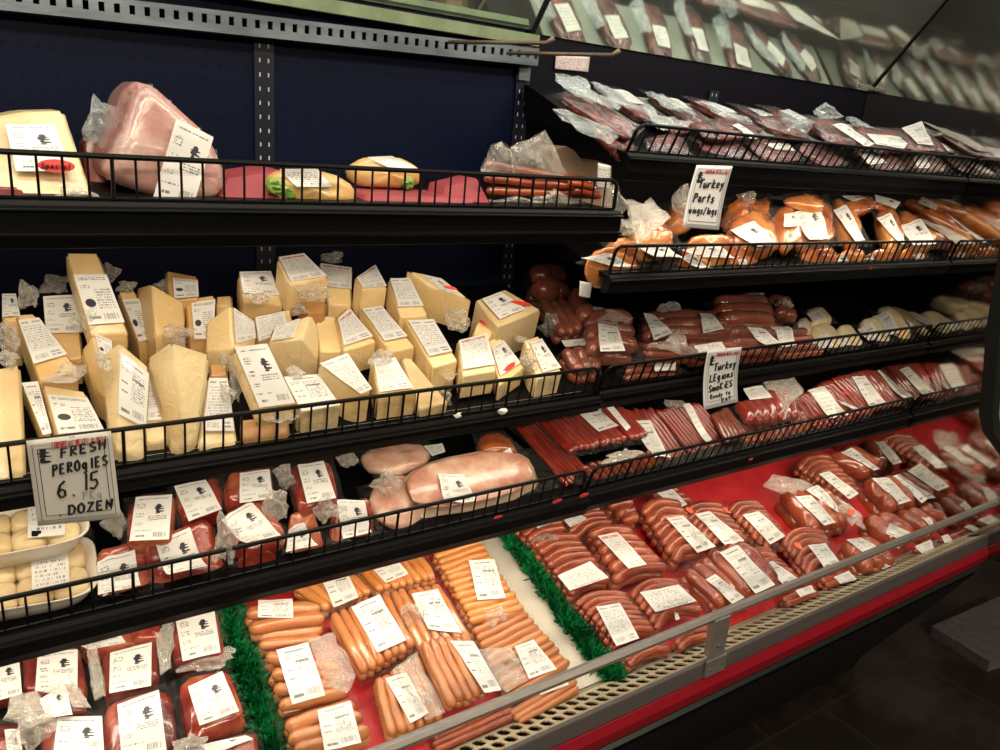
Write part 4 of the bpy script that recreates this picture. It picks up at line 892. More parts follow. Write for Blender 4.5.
jk('jerky slab behind the left corner of the guard', 'f', [(-40, 400), (60, 385), (100, 460), (-20, 480)], .015, T=.014)
jk('empty bluish bag end with a bit of jerky, left of the flat wide pack', 'o', [(150, 150), (250, 140), (290, 200), (170, 205)], .02, peaks=[[(5, 65), (50, 120), (120, 155), (240, 165), (230, 195), (120, 200), (60, 160)]])
jk('flat wide jerky pack with thin white label strip at its right', 'f', [(80, 352), (225, 342), (330, 398), (140, 402)], .03, [[(215, 364), (232, 360), (296, 400), (268, 402)]])
jk('knobbly jerky strip with torn pale bag, middle of the shelf', 'f', [(275, 335), (380, 338), (450, 405), (330, 380)], .04, films=[(330, 340, 470, 410, .045)])
jk('jerky pack with ruffled bag top and long white label, highest in the row', 'f', [(430, 335), (540, 350), (640, 430), (500, 415)], .045, [[(508, 362), (540, 360), (636, 416), (612, 431)]], films=[(430, 305, 550, 360, .05)])
jk('jerky pack with wide white label lying right of the highest one', 'f', [(560, 365), (720, 378), (795, 432), (640, 440)], .038, [[(610, 388), (746, 402), (722, 432), (640, 420)]])
jk('jerky pack whose square white label stands up behind', 'f', [(690, 385), (790, 380), (830, 440), (750, 440)], .045, [[(714, 372), (774, 352), (806, 425), (760, 420)]])
jk('dark jerky pack with grey folded label near the mirror joint', 'f', [(795, 385), (905, 395), (935, 445), (820, 445)], .035, [[(795, 372), (828, 362), (880, 430), (850, 440)]], films=[(830, 380, 910, 445, .035)])
jk('jerky strip showing through the guard, second from its left corner', 'f', [(95, 400), (190, 395), (290, 460), (200, 490)], .012, T=.012)
jk('jerky strip with white label bit behind the guard left of the middle', 'f', [(240, 410), (350, 400), (430, 465), (330, 480)], .012, [[(310, 418), (380, 418), (400, 440), (340, 436)]], T=.012)
jk('jerky strip behind the guard in the middle', 'f', [(400, 425), (470, 415), (560, 480), (480, 490)], .012, T=.012)
jk('jerky strip behind the guard right of the middle', 'f', [(560, 440), (660, 435), (740, 495), (640, 500)], .012, [[(590, 450), (640, 446), (670, 475), (620, 480)]], T=.012)
jk('jerky strip behind the guard at its right end', 'f', [(700, 445), (800, 445), (860, 500), (760, 505)], .012, [[(740, 450), (780, 450), (800, 490), (760, 492)]], T=.012)
liner('added_pale_sheet', 'pale green sheet added at the back of the top right shelf for the mirror', 'liner', [(1.06, 1.15, 0), (XE - .01, 1.15, 0), (XE - .01, 1.32, 0), (1.06, 1.32, 0)], M2('pale_green_sheet', (.26, .29, .24), (.36, .39, .33), 6, .6, 0, .1, 30), key='J')  # added sheet, hidden from direct view, so the leaning mirror reflects a pale tone
rj = random.Random(11)
for k in range(7):
    x = 1.06 + k * .142; cx, cy = x + .06, 1.215 + rj.uniform(-.015, .015); an = rj.uniform(-.7, .35); L, W = rj.uniform(.085, .105), rj.uniform(.034, .048)
    R_2 = lambda a, b_: (cx + a * math.cos(an) - b_ * math.sin(an), min(cy + a * math.sin(an) + b_ * math.cos(an), 1.315))
    goods('jerky pack lying at the back of the top right shelf under the leaning mirror', 'J', 'w', [R_2(-W, L), R_2(W, L * .8), R_2(W * 1.2, -L), R_2(-W * .8, -L * .9)], .024, 'blob', mat=jerky_m, T=.02, e=.7, amp=.25, filmm=filmj, clump=filmblue, wr=4, name='jerky_pack', cat='jerky pack', part='jerky',
          group='jerky packs at the back of the top right shelf', labs=[('plain', [R_2(-W * .5, L * .5), R_2(W * .6, L * .45), R_2(W * .6, -L * .2), R_2(-W * .5, -L * .15)])], peaks=[[R_2(-W, L * .2), R_2(-W * 1.9, L * .3), R_2(-W * 2.2, -L * .5), R_2(-W, -L * 1.1)]])
# ---------------------------------------------------------------- top left shelf
def solid(name, label, cat, verts, faces, depth, mat, group=None, lab=None, films=(), bev=.003, part='body', wrapm=None):
    W = [at_y(x, y, Y) for x, y, Y in verts]; D = Vector((0, 1, 0)); cen = sum(W, Vector()) / len(W); L0 = cen + Vector((0, depth / 2, 0)); L0.z = min(p.z for p in W)
    cnt = {}
    for f in faces:
        for a, b_ in zip(f, f[1:] + f[:1]): cnt[(a, b_)] = 1
    bnd = [(a, b_) for (a, b_) in cnt if (b_, a) not in cnt]; nb = len(W)
    V = [p - L0 for p in W + [p + D * depth for p in W]]
    F = [tuple(f) for f in faces] + [tuple(i + nb for i in reversed(f)) for f in faces] + [(b_, a, a + nb, b_ + nb) for a, b_ in bnd]
    t = empty(name, L0); tag(t, label, cat, group); me = mesh(part, V, F); bm = bmesh.new(); bm.from_mesh(me); bmesh.ops.recalc_face_normals(bm, faces=bm.faces)
    bmesh.ops.bevel(bm, geom=list(bm.edges), offset=bev, segments=3, affect='EDGES', clamp_overlap=True); bm.to_mesh(me); bm.free(); me.polygons.foreach_set('use_smooth', [True] * len(me.polygons))
    o = link(part, me, t, mat); o.modifiers.new('wn', 'WEIGHTED_NORMAL')
    for kd, q, Y in (lab or []):
        w = [at_y(x, y, Y) for x, y in q] if not isinstance(Y, (list, tuple)) else [at_y(x, y, yy) for (x, y), yy in zip(q, Y)]
        P = [lerp2(w, i / 6, j / 8) + Vector((0, -.002 + .0015 * noise.noise(Vector((i, j, 3)) * .4), 0)) - L0 for j in range(9) for i in range(7)]
        link('label', grid_mesh('label', P, 7, 9), t, LM[kd])
    for (x0, y0, x1, y1, Y) in films:
        c = at_y((x0 + x1) / 2, (y0 + y1) / 2, Y); d = (c - CAM).length / FPX
        film_blob('plastic_tail', c, (x1 - x0) / 2 * d * .95, .015, (y1 - y0) / 2 * d * .95, t, wrapm or filmthick, nseed(), L0)
    return t
sp_ = solid('cheese_block', 'tall special-offer cheese block at the far left of the top shelf, red sticker', 'cheese', [(-30, 122, 1.13), (20, 112, 1.13), (64, 111, 1.13), (95, 203, 1.04), (30, 207, 1.03), (-40, 207, 1.03)], [[0, 1, 2, 3, 4, 5]], .10, CH['tan'],
      None, [('meat', [(5, 124), (54, 124), (72, 171), (16, 171)], [1.108, 1.108, 1.062, 1.062])], [(55, 188, 96, 208, 1.03)], .004, 'cheese_body')
c_ = at_y(56, 165.5, 1.056); u_ = Vector((1, 0, 0)); v_ = Vector((0, .30, .95)).normalized()
link('price_sticker', mesh('price_sticker', [c_ + u_ * .019 * math.cos(k * math.pi / 12) + v_ * .0075 * math.sin(k * math.pi / 12) + Vector((0, -.004, 0)) - sp_.location for k in range(24)], [tuple(range(24))]), sp_, redink)
solid('cured_meat_pack', 'small dark meat bag with clear twisted top behind the large ham', 'cured meat pack', [(84, 142, 1.2), (104, 134, 1.2), (112, 160, 1.16), (104, 200, 1.14), (84, 200, 1.14)], [[0, 1, 2, 3, 4]], .05, cured_m, films=[(84, 100, 112, 145, 1.18)], wrapm=filmblue)
hm = solid('ham_piece', 'large boneless ham in glossy wrap standing peaked on the top left shelf', 'ham', [(126, 84, 1.10), (146, 76, 1.08), (212, 136, 1.07), (231, 178, 1.06), (224, 200, 1.05), (192, 206, 1.05), (150, 198, 1.05), (98, 178, 1.06), (96, 160, 1.12), (110, 130, 1.13), (118, 150, 1.05)],
      [[10, 8, 9, 0, 1], [10, 1, 2, 3], [10, 3, 4, 5, 6, 7], [10, 7, 8]], .12, ham_m, None, [('meat', [(176, 118), (213, 137), (193, 206), (153, 196)], [1.062, 1.064, 1.046, 1.046])], bev=.012, part='ham')
for o in hm.children:
    if o.name.startswith('ham'):
        o.modifiers.clear(); m = o.modifiers.new('remesh', 'REMESH'); m.mode = 'VOXEL'; m.voxel_size = .006; m.use_smooth_shade = True
        m = o.modifiers.new('smooth', 'SMOOTH'); m.iterations = 7; m.factor = .8
nn_ = Vector((0, -1, 0)); tree_ = bvh_of([o.data for o in hm.children if o.name.startswith('ham')]); L0_ = hm.location
qf = [at_y(*p, 1.0) for p in [(118, 74), (236, 70), (240, 210), (92, 206)]]; Pf = [lerp2(qf, i / 24, j / 24) for j in range(25) for i in range(25)]
HH = []
for p in Pf:
    r_ = tree_.ray_cast(p - L0_, -nn_, .4); HH.append(r_[3] if r_[0] is not None else None)
Vf = [p - L0_ + Vector((0, (h if h is not None else .3) - .003 - .003 * abs(noise.noise(p * 60)), 0)) for p, h in zip(Pf, HH)]
Ff = [f for f in [(j * 25 + i, (j + 1) * 25 + i, (j + 1) * 25 + i + 1, j * 25 + i + 1) for j in range(24) for i in range(24)] if all(HH[k] is not None for k in f)]
link('plastic_film', mesh('plastic_film', Vf, Ff, True), hm, film_mat('taut_film', .08, .3, (.7, .66, .62), .08))
def parcel(label, verts, depth):
    solid('paper_parcel', label, 'paper parcel', verts, [[0, 1, 2, 3]], depth, pinktray_m, 'pink paper parcels on the top left shelf')
parcel('pink paper parcel lying between the large ham and the first sandwich', [(226, 178, 1.09), (282, 170, 1.10), (292, 209, 1.03), (216, 209, 1.03)], .10)
parcel('low flat pink paper parcel under the second sandwich', [(366, 194, 1.06), (474, 197, 1.06), (476, 212, 1.03), (364, 211, 1.03)], .10)
parcel('crumpled pink paper parcel beside the bag of red sausages', [(446, 186, 1.10), (478, 178, 1.12), (492, 205, 1.05), (444, 203, 1.06)], .06)
parcel('pink paper bundle under the special-offer cheese at the left edge', [(-30, 186, 1.02), (20, 188, 1.02), (34, 207, 1.015), (-30, 207, 1.015)], .012)
bun_m = M2('crusty_bun', (.50, .26, .07), (.68, .42, .14), 8, .4, .4, .3, 50, c3=(.78, .58, .28)); lettuce_m = M2('lettuce', (.10, .26, .03), (.28, .46, .08), 20, .4, .4, .5, 40)
def sandwich(label, tile, quad, Y, lq, gq):
    t = goods(label, '|%.3f' % Y, tile, quad, 0, 'blob', mat=bun_m, T=.05, e=.8, amp=.08, name='wrapped_sandwich', cat='sandwich', part='bun', wrap=False, labs=[('plain', lq)], group='wrapped sandwiches on the top left shelf')
    for g in gq:
        q = [at_y(*T_(tile, *p), Y - .004) for p in g]; V, F = blob_mesh(q, .02, Vector((0, -1, 0)), t.location, nseed(), .9, .35, wr=4); link('lettuce', mesh('lettuce', V, F, True), t, lettuce_m)
sandwich('wrapped bun sandwich with lettuce at its left end and silver label', 't', [(140, 345), (560, 370), (640, 550), (170, 550)], 1.05, [(220, 350), (415, 350), (480, 440), (300, 440)], [[(140, 390), (250, 400), (300, 520), (150, 480)], [(380, 500), (460, 500), (460, 545), (380, 545)]])
sandwich('wrapped bun sandwich lying on the pink parcel, label over its top', 't', [(575, 290), (900, 290), (965, 450), (560, 450)], 1.13, [(665, 290), (790, 284), (920, 345), (780, 350)], [[(810, 385), (880, 380), (880, 450), (820, 450)]])
goods('bag of fat red sausages with tall peaked clear plastic top', '|1.08', 's', [(160, 240), (180, 440), (760, 440), (700, 350)], 0, 'row', 3, smoked_m, wrap=False, name='sausage_bag', cat='sausage bag', rk=.9,
      peaks=[[(300, 190), (480, 105), (585, 330), (440, 345), (320, 330)], [(155, 320), (210, 175), (265, 165), (300, 195), (330, 330)], [(190, 450), (330, 430), (480, 470), (470, 520), (200, 520)], [(400, 440), (520, 400), (700, 470), (680, 520), (480, 515)]], group='sausage bags on the top left shelf', layers=1)
goods('small bag of red sausages at the right end of the top left shelf', '|1.06', 's', [(580, 345), (620, 420), (780, 450), (720, 370)], 0, 'row', 2, smoked_m, wrap=False, name='sausage_bag', cat='sausage bag', peaks=[[(750, 380), (830, 370), (890, 480), (850, 530), (760, 510)]], group='sausage bags on the top left shelf', layers=1)
cardm = M2('brown_cardboard', (.22, .14, .08), (.30, .20, .12), 12, .8, 0, .2, 60)
solid('cardboard_box', 'plain brown cardboard box behind the red sausages at the shelf end', 'box', [(552, 150, 1.16), (566, 146, 1.16), (574, 150, 1.16), (584, 162, 1.16), (596, 160, 1.16), (612, 166, 1.16), (612, 206, 1.16), (552, 206, 1.16)], [[0, 1, 2, 3, 4, 5, 6, 7]], .05, cardm, bev=.001)
tagm = LM['plain']
def card(name, label, cat, quad, Ys, mat, th=.0006, group=None):
    w = [at_y(x, y, Y) for (x, y), Y in zip(quad, Ys)]; L0 = sum(w, Vector()) / 4; n = (w[1] - w[0]).cross(w[3] - w[0]).normalized(); n = n if n.y < 0 else -n
    nu, nv = 7, 9; P = [lerp2(w, i / 6, j / 8) - L0 + n * (.002 * math.sin(math.pi * i / 6)) for j in range(9) for i in range(7)]
    o = link(name, grid_mesh(name, P, nu, nv), None, mat); o.location = L0; m = o.modifiers.new('thickness', 'SOLIDIFY'); m.thickness = th; m.offset = 0
    tag(o, label, cat, group); return o
card('price_tag', 'small cream price tag stuck on the bracket right of the cardboard box', 'price tag', [(598, 163), (611, 166), (609, 190), (597, 188)], [1.02] * 4, tagm)
card('price_tag', 'small cream price tag hanging above the fat sausage and ring pack', 'price tag', [(580, 281), (592, 283), (590, 298), (579, 296)], [1.04] * 4, tagm)
pinkprint = label_mat('pink_printed_card', 'plain', (.62, .50, .48))
card('notice_card', 'small pink printed card on the back panel below the mirror', 'notice', [(556, 55), (590, 57), (588, 72), (555, 69)], [1.326] * 4, pinkprint)
# ---------------------------------------------------------------- handwritten signs
ST = {  # pen strokes of each letter in a unit box
 'F': [[(.1, 0), (.15, 1)], [(.1, 1), (.85, .95)], [(.12, .55), (.7, .52)]],
 'R': [[(.1, 0), (.15, 1), (.7, .95), (.75, .65), (.15, .5), (.85, 0)]],
 'E': [[(.8, .95), (.15, 1), (.1, 0), (.8, .03)], [(.12, .5), (.65, .52)]],
 'S': [[(.85, .85), (.5, 1), (.15, .8), (.3, .55), (.75, .4), (.8, .15), (.45, 0), (.1, .12)]],
 'H': [[(.12, 0), (.15, 1)], [(.8, 0), (.88, 1)], [(.1, .5), (.85, .52)]],
 'P': [[(.15, -.1), (.2, 1), (.75, .95), (.85, .65), (.25, .45)]],
 'O': [[(.5, 1), (.15, .8), (.1, .3), (.4, 0), (.8, .15), (.9, .65), (.6, 1), (.5, 1)]],
 'o': [[(.5, .62), (.15, .45), (.2, .08), (.6, 0), (.85, .3), (.7, .6), (.5, .62)]],
 'G': [[(.85, .85), (.5, 1), (.12, .6), (.2, .1), (.6, 0), (.85, .2), (.85, .45), (.5, .45)]],
 'g': [[(.8, .6), (.4, .65), (.15, .35), (.4, .08), (.78, .3), (.8, .6), (.75, -.3), (.3, -.35)]],
 'I': [[(.5, 0), (.52, 1)]], 'i': [[(.5, 0), (.5, .6)], [(.5, .82), (.54, .86)]],
 '6': [[(.8, 1), (.35, .75), (.1, .3), (.35, 0), (.8, .1), (.8, .4), (.45, .5), (.15, .3)]],
 '.': [[(.4, .0), (.6, .08)]], 'p': [[(.2, .6), (.15, -.4)], [(.2, .45), (.6, .62), (.8, .3), (.5, .02), (.2, .15)]], 'c': [[(.8, .5), (.4, .6), (.15, .3), (.45, .0), (.8, .1)]], '1': [[(.5, 0), (.55, 1)]],
 '5': [[(.9, 1.02), (.3, .98), (.25, .55), (.7, .55), (.85, .25), (.5, 0), (.1, .1)]],
 'D': [[(.15, 0), (.2, 1)], [(.0, .98), (.6, .95), (.95, .55), (.7, .08), (.1, 0)]],
 'Z': [[(.1, .95), (.9, .98), (.1, .03), (.95, .05)]], 'N': [[(.1, 0), (.15, 1), (.8, .02), (.9, 1)]],
 'T': [[(.0, .97), (1.0, 1.03)], [(.5, 1), (.45, 0)]], 'U': [[(.1, 1), (.12, .2), (.45, 0), (.8, .2), (.85, 1)]],
 'u': [[(.15, .6), (.2, .08), (.6, .02), (.8, .6), (.85, 0)]], 'r': [[(.2, 0), (.2, .6)], [(.2, .4), (.5, .62), (.8, .55)]],
 'k': [[(.15, 0), (.2, 1)], [(.8, .65), (.2, .3), (.85, 0)]], 'K': [[(.15, 0), (.2, 1)], [(.85, 1), (.2, .45), (.9, 0)]],
 'e': [[(.2, .3), (.8, .38), (.6, .62), (.2, .5), (.2, .1), (.8, .06)]], 'y': [[(.15, .6), (.45, .15)], [(.85, .65), (.3, -.4)]],
 'Y': [[(.1, 1), (.45, .5)], [(.9, 1), (.3, -.1)]], 'a': [[(.75, .55), (.3, .6), (.15, .2), (.5, .02), (.78, .5), (.85, 0)]],
 't': [[(.5, .95), (.45, 0)], [(.15, .62), (.85, .66)]], 's': [[(.8, .55), (.4, .62), (.3, .4), (.75, .25), (.5, 0), (.15, .05)]],
 'w': [[(.05, .6), (.25, 0), (.5, .5), (.7, 0), (.95, .6)]], 'n': [[(.2, 0), (.2, .6)], [(.2, .45), (.6, .62), (.8, 0)]],
 '/': [[(.2, -.15), (.8, 1.05)]], 'l': [[(.5, 0), (.52, 1)]], 'L': [[(.2, 1), (.1, 0), (.9, .05)]],
 'M': [[(.05, 0), (.15, 1), (.5, .3), (.85, 1), (.95, 0)]], 'm': [[(.1, 0), (.1, .6), (.45, .55), (.5, 0)], [(.5, .5), (.85, .55), (.9, 0)]],
 'A': [[(.05, 0), (.5, 1), (.95, 0)], [(.2, .4), (.8, .42)]], 'd': [[(.75, .5), (.3, .6), (.15, .2), (.5, .02), (.75, .3), (.85, 1), (.82, 0)]], ' ': []}
paperm = M2('sign_card', (.46, .44, .40), (.54, .52, .47), 3, .45, .2, .1, 20)
whitecard = M2('white_sign_card', (.66, .66, .66), (.74, .74, .74), 3, .45, .2, .1, 20)
inkm = M('black_marker', (.006, .006, .008), .5); redtext = M('red_print', (.50, .03, .03), .5); greyink = M('grey_pencil', (.28, .27, .26), .6)
def sign(label, quad, Ys, lines, card_m, border=.055, bow=.0, header=(.28, .955, .875), pen=.0011):
    w = [at_y(x, y, Y) for (x, y), Y in zip(quad, Ys)]; L0 = sum(w, Vector()) / 4
    n = (w[1] - w[0]).cross(w[3] - w[0]).normalized(); n = n if n.y < 0 else -n
    W = (w[1] - w[0]).length; Hh = (w[3] - w[0]).length
    def P(u, v, off=0): return lerp2(w, u, 1 - v) + n * (off + bow * math.sin(math.pi * (1 - v))) - L0
    t = empty('price_sign', L0); tag(t, label, 'sign', 'handwritten signs on the shelf guards')
    G_ = [P(i / 8, 1 - j / 12) for j in range(13) for i in range(9)]
    o = link('card', grid_mesh('card', G_, 9, 13), t, card_m); m = o.modifiers.new('thickness', 'SOLIDIFY'); m.thickness = .001; m.offset = 1 if (w[1] - w[0]).cross(w[3] - w[0]).y < 0 else -1
    b = MB()
    for e in (border, border * 2.0):
        c = [(e, e), (1 - e, e), (1 - e, 1 - e), (e, 1 - e), (e, e)]
        for a, d in zip(c[:-1], c[1:]): b.tube([P(a[0] + (d[0] - a[0]) * k / 6, a[1] + (d[1] - a[1]) * k / 6, .0009) for k in range(7)], .00028 if e == border else .0004, 4)
    b.build('printed_border', greyink if False else inkm, t)
    b = MB()
    for txt, u0, v0, cw, ch, slant, th in lines:
        x = u0
        for c in txt:
            for stroke in ST[c]:
                pts = []
                for (a, d), (a2, d2) in zip(stroke[:-1], stroke[1:]): pts += [(a + (a2 - a) * k / 3, d + (d2 - d) * k / 3) for k in range(3)]
                pts.append(stroke[-1])
                b.tube([P(x + cw * .82 * a + .10 * cw * d, v0 + slant * (x - u0) + ch * d + slant * cw * a, .0010) for a, d in pts], pen * th, 5)
            x += cw * (.85 if c == 'I' else .6 if c in 'il.1' else 1)
    b.build('handwriting', inkm, t)
    # printed heading
    b = MB(); u, v = header[0], header[1]
    txt = 'EUROPEAN MEATS o DELI'.replace('o', 'G'); cw = (.94 - header[0]) / len(txt); ch = header[1] - header[2]
    x = header[0]
    for c in 'EUROPEAN MEATS & DELI':
        if c == '&': S_ = [[(.9, 0), (.2, .8), (.5, 1), (.7, .75), (.1, .25), (.4, 0), (.9, .45)]]
        else: S_ = ST[c]
        for stroke in S_: b.tube([P(x + cw * .8 * a, header[2] + ch * d, .0009) for a, d in stroke], .0005, 4)
        x += cw
    x = header[0] + .08
    b.build('printed_heading', redtext, t)
    # small emblem beside the heading: brimmed hat, face and collar
    b = MB(); ex, ey, s = .17, .80, .075
    for (cx, cy, rx, ry) in ((0, .85, .55, .3), (0, .5, 1.0, .14), (-.1, .1, .55, .32), (.55, .0, .7, .10), (-.2, -.45, .45, .3), (.2, -.75, .9, .2)):
        k = 12; b.add([P(ex + s * (cx + rx * math.cos(2 * math.pi * i / k)), ey + s * 1.1 * (cy + ry * math.sin(2 * math.pi * i / k)), .0008) for i in range(k)], [tuple(range(k))])
    b.build('emblem', inkm, t)
    b = MB(); b.tube([P(.5 + .012 * k, .985, -.004 + .002 * abs(k - 2)) for k in range(5)], .0012, 5); b.build('clip', blackmat, t)
    return t
sg1 = sign('grey card sign hanging at the lower left reading fresh perogies 6.15 dozen', [(26, 441), (111, 431), (121, 518), (38, 526)], [.985, .985, .972, .972],
     [('FRESH', .36, .765, .115, .105, .09, 1.25), ('PEROgIES', .24, .575, .088, .115, .08, 1.25), ('6', .26, .31, .15, .19, .0, 1.3), ('.', .44, .32, .05, .1, 0, 1.8), ('15', .55, .36, .16, .19, .08, 1.3), ('DOZEN', .36, .10, .115, .11, .05, 1.3), ('.', .25, .10, .05, .1, 0, 1.5)], paperm)
b = MB()
def Pn(sg, quad, Ys, u, v): w = [at_y(x, y, Y) for (x, y), Y in zip(quad, Ys)]; return lerp2(w, u, 1 - v) - sg.location + Vector((0, -.0012, 0))
for k, c in enumerate('PKg'):
    for stroke in ST[c]: b.tube([Pn(sg1, [(26, 441), (111, 431), (121, 518), (38, 526)], [.985, .985, .972, .972], .56 + .085 * (k + a * .8), .265 + .09 * d) for a, d in stroke], .0006, 4)
b.build('pencil_note', greyink, sg1)
sign('white card sign reading turkey parts wings/legs under the jerky shelf', [(697, 165), (733, 166), (719, 230), (683, 227)], [.98, .98, .96, .96],
     [('Turkey', .2, .64, .118, .13, .02, 1.5), ('Parts', .14, .42, .12, .13, 0, 1.5), ('wings/legs', .08, .23, .086, .10, .01, 1.3)], whitecard, bow=-.004, header=(.28, .93, .87))
sign('white card sign reading turkey legions smokies ready to eat', [(708, 350), (742, 347), (738, 402), (704, 410)], [.98, .98, .965, .965],
     [('Turkey', .26, .62, .11, .13, .04, 1.4), ('LEgions', .16, .44, .108, .12, .05, 1.4), ('SmoKiES', .14, .27, .108, .11, .05, 1.4), ('Ready to', .18, .155, .075, .07, .03, 1.0), ('EAT', .5, .065, .1, .06, .03, 1.0)], whitecard, bow=-.006, header=(.28, .93, .87))
# ---------------------------------------------------------------- stray stickers and paper scraps on the shelf edges
def sticker(label, px, py, Y, rx=.011, ry=.006, m=redink):
    c = at_y(px, py, Y); o = link('price_sticker', mesh('price_sticker', [Vector((rx * math.cos(k * math.pi / 8), -ry * .6 * math.sin(k * math.pi / 8), ry * math.sin(k * math.pi / 8))) for k in range(16)], [tuple(range(15, -1, -1))]), None, m)
    o.location = c; md = o.modifiers.new('thickness', 'SOLIDIFY'); md.thickness = .0006; tag(o, label, 'sticker', 'red stickers on the shelf edges')
sticker('red oval sticker on the shelf edge under the round ham, left of a pair', 557, 501, .985)
sticker('red oval sticker on the shelf edge beside the section joint, right of a pair', 584, 495, .985)
sticker('dim red sticker on the shelf edge below the ham face', 498, 517, .985, .009, .004)
sticker('small red sticker on the shelf edge under the curled smokies', 751, 459, .985, .007, .004)
sticker('small red sticker on the turkey shelf edge near the middle', 871, 268, .985, .007, .003)
def scrap(label, px, py, Y, s):
    c = at_y(px, py, Y); rnd = random.Random(px)
    V = [Vector((s * math.cos(a) * rnd.uniform(.5, 1.2), s * .3 * rnd.uniform(-1, 1), s * .6 * math.sin(a) * rnd.uniform(.5, 1.2))) for a in [k * math.pi / 4 for k in range(8)]] + [Vector((0, -s * .3, 0))]
    o = link('paper_scrap', mesh('paper_scrap', V, [(k, (k + 1) % 8, 8) for k in range(8)]), None, LM['plain']); o.location = c; md = o.modifiers.new('thickness', 'SOLIDIFY'); md.thickness = .0006
    tag(o, label, 'paper scrap', 'torn scraps on the cheese shelf edge')
scrap('torn white paper scrap on the cheese shelf edge, the larger of two', 502, 411, .985, .012)
scrap('torn white paper scrap on the cheese shelf edge, the smaller of two', 458, 415, .985, .008)
# ---------------------------------------------------------------- low platform in the aisle
b = MB(); A = [hit(px, py, Vector((0, 0, .035)), Vector((0, 0, 1))) for px, py in ((932, 626), (990, 662), (1060, 640), (1000, 596))]
V = [Vector((p.x, p.y, z)) for z in (0, .035) for p in A]; L0 = Vector((A[0].x, A[0].y, 0)); V = [v - L0 for v in V]
o = link('display_platform', mesh('display_platform', V, [(0, 1, 2, 3), (4, 5, 6, 7), (0, 1, 5, 4), (1, 2, 6, 5), (2, 3, 7, 6), (3, 0, 4, 7)]), None, M2('grey_carpet', (.07, .058, .064), (.10, .085, .092), 40, .9, 0, .4, 300))
o.location = L0; tag(o, 'low dull grey platform standing on the dark floor at the right', 'platform')

b = MB(); x = -.016
for c in 'Special':
    for stroke in ST[c]: b.tube([c_ + u_ * (x + .0042 * a + .001 * d) + v_ * (-.003 + .006 * d) + Vector((0, -.0052, 0)) - sp_.location for a, d in stroke], .0006, 4)
    x += .0047 if c not in 'il' else .003
b.build('sticker_text', inkm, sp_)
# ---------------------------------------------------------------- the bottom well
xg1 = on('T', 245, 655, .01).x; xg2 = on('T', 555, 605, .01).x; xw = on('T', 500, 600, 0).x
ya, yb_ = TY + .004, 1.318
liner('red_liner_sheet', 'red liner sheet under the wieners in the bottom well', 'liner', [(xg1 + .02, ya, 0), (xw - .012, ya, 0), (xw - .012, yb_, 0), (xg1 + .02, yb_, 0)], redmat)
liner('white_liner_sheet', 'white liner strip beside the right green garland', 'liner', [(xw - .010, ya, 0), (xg2 + .01, ya, 0), (xg2 + .01, yb_, 0), (xw - .010, yb_, 0)], whitemat)
liner('red_liner_sheet', 'wide red liner sheet under the smoked sausages on the right', 'liner', [(xg2 + .012, ya, 0), (XE - .004, ya, 0), (XE - .004, yb_, 0), (xg2 + .012, yb_, 0)], redmat)
liner('black_liner_sheet', 'black liner under the cured meats at the left end of the bottom well', 'liner', [(XL + .01, ya, 0), (xg1 + .018, ya, 0), (xg1 + .018, yb_, 0), (XL + .01, yb_, 0)], blackmat)
green = M2('plastic_parsley', (.0, .10, .025), (.005, .24, .06), 30, .45, .1, .1, 50)
def garland(label, pts, w=.040, n=3600, seed=3):
    P = [on('T', x, y, .002) for x, y in pts]; nn = plane('T', 0)[1]; rnd = random.Random(seed); V = []; F = []
    L0 = P[0].copy(); tot = len(P) - 1
    for i in range(n):
        f = rnd.random() * tot; k = min(int(f), tot - 1); p = P[k].lerp(P[k + 1], f - k); t = (P[k + 1] - P[k]).normalized(); s_ = nn.cross(t)
        a = rnd.gauss(0, .55); d = (s_ * math.sin(a * 1.4) + nn * math.cos(a * 1.2) + t * rnd.uniform(-.5, .5)).normalized()
        o = p + s_ * rnd.uniform(-.3, .3) * w + nn * rnd.uniform(.0, .010); L = w * rnd.uniform(.35, .75)
        q = d.cross(Vector((rnd.uniform(-1, 1), rnd.uniform(-1, 1), rnd.uniform(-1, 1)))).normalized() * L * .15
        e = o + d * L; b0 = len(V)
        V += [o - q * .5 - L0, o + q * .5 - L0, o + d * L * .55 + q - L0, e - L0, o + d * L * .55 - q - L0]
        F.append((b0, b0 + 1, b0 + 2, b0 + 3, b0 + 4))
    t = empty('parsley_garland', L0); tag(t, label, 'garland', 'green plastic garlands dividing the bottom well')
    link('leaves', mesh('leaves', V, F), t, green); b = MB(); b.tube([p + nn * .004 - L0 for p in P], .004, 6); b.build('stem', green, t)
garland('green plastic parsley garland between the cured meats and the wieners', [(222, 590), (232, 625), (245, 665), (258, 705), (270, 745), (284, 790)])
garland('green plastic parsley garland between the wieners and the smoked sausages', [(497, 524), (520, 556), (545, 592), (572, 630), (598, 664), (616, 684)], seed=8)
CM = dict(name='cured_meat_pack', cat='cured meat pack', part='meat', kind='blob', key='T', group='packs of dark cured meat at the left of the bottom well', mat=cured_m, e=.36)
def cm(label, tile, quad, h, labs, mat=None, **k):
    d = dict(CM); d.update(k)
    if mat: d['mat'] = mat
    goods(label, d.pop('key'), tile, quad, h, labs=[('meat', l) for l in labs], **d)
cm('dark cured meat pack with wide upright label, second from the left in the bottom well', 'G', [(100, 255), (400, 205), (445, 450), (105, 480)], .055, [[(185, 238), (388, 220), (385, 410), (172, 425)]], T=.05, peaks=[[(425, 190), (480, 210), (530, 480), (470, 500)]])
cm('cured meat pack cut off by the left edge of the bottom well, white label', 'G', [(-160, 300), (102, 262), (106, 440), (-160, 490)], .055, [[(-70, 290), (92, 265), (106, 432), (-60, 480)]], T=.05)
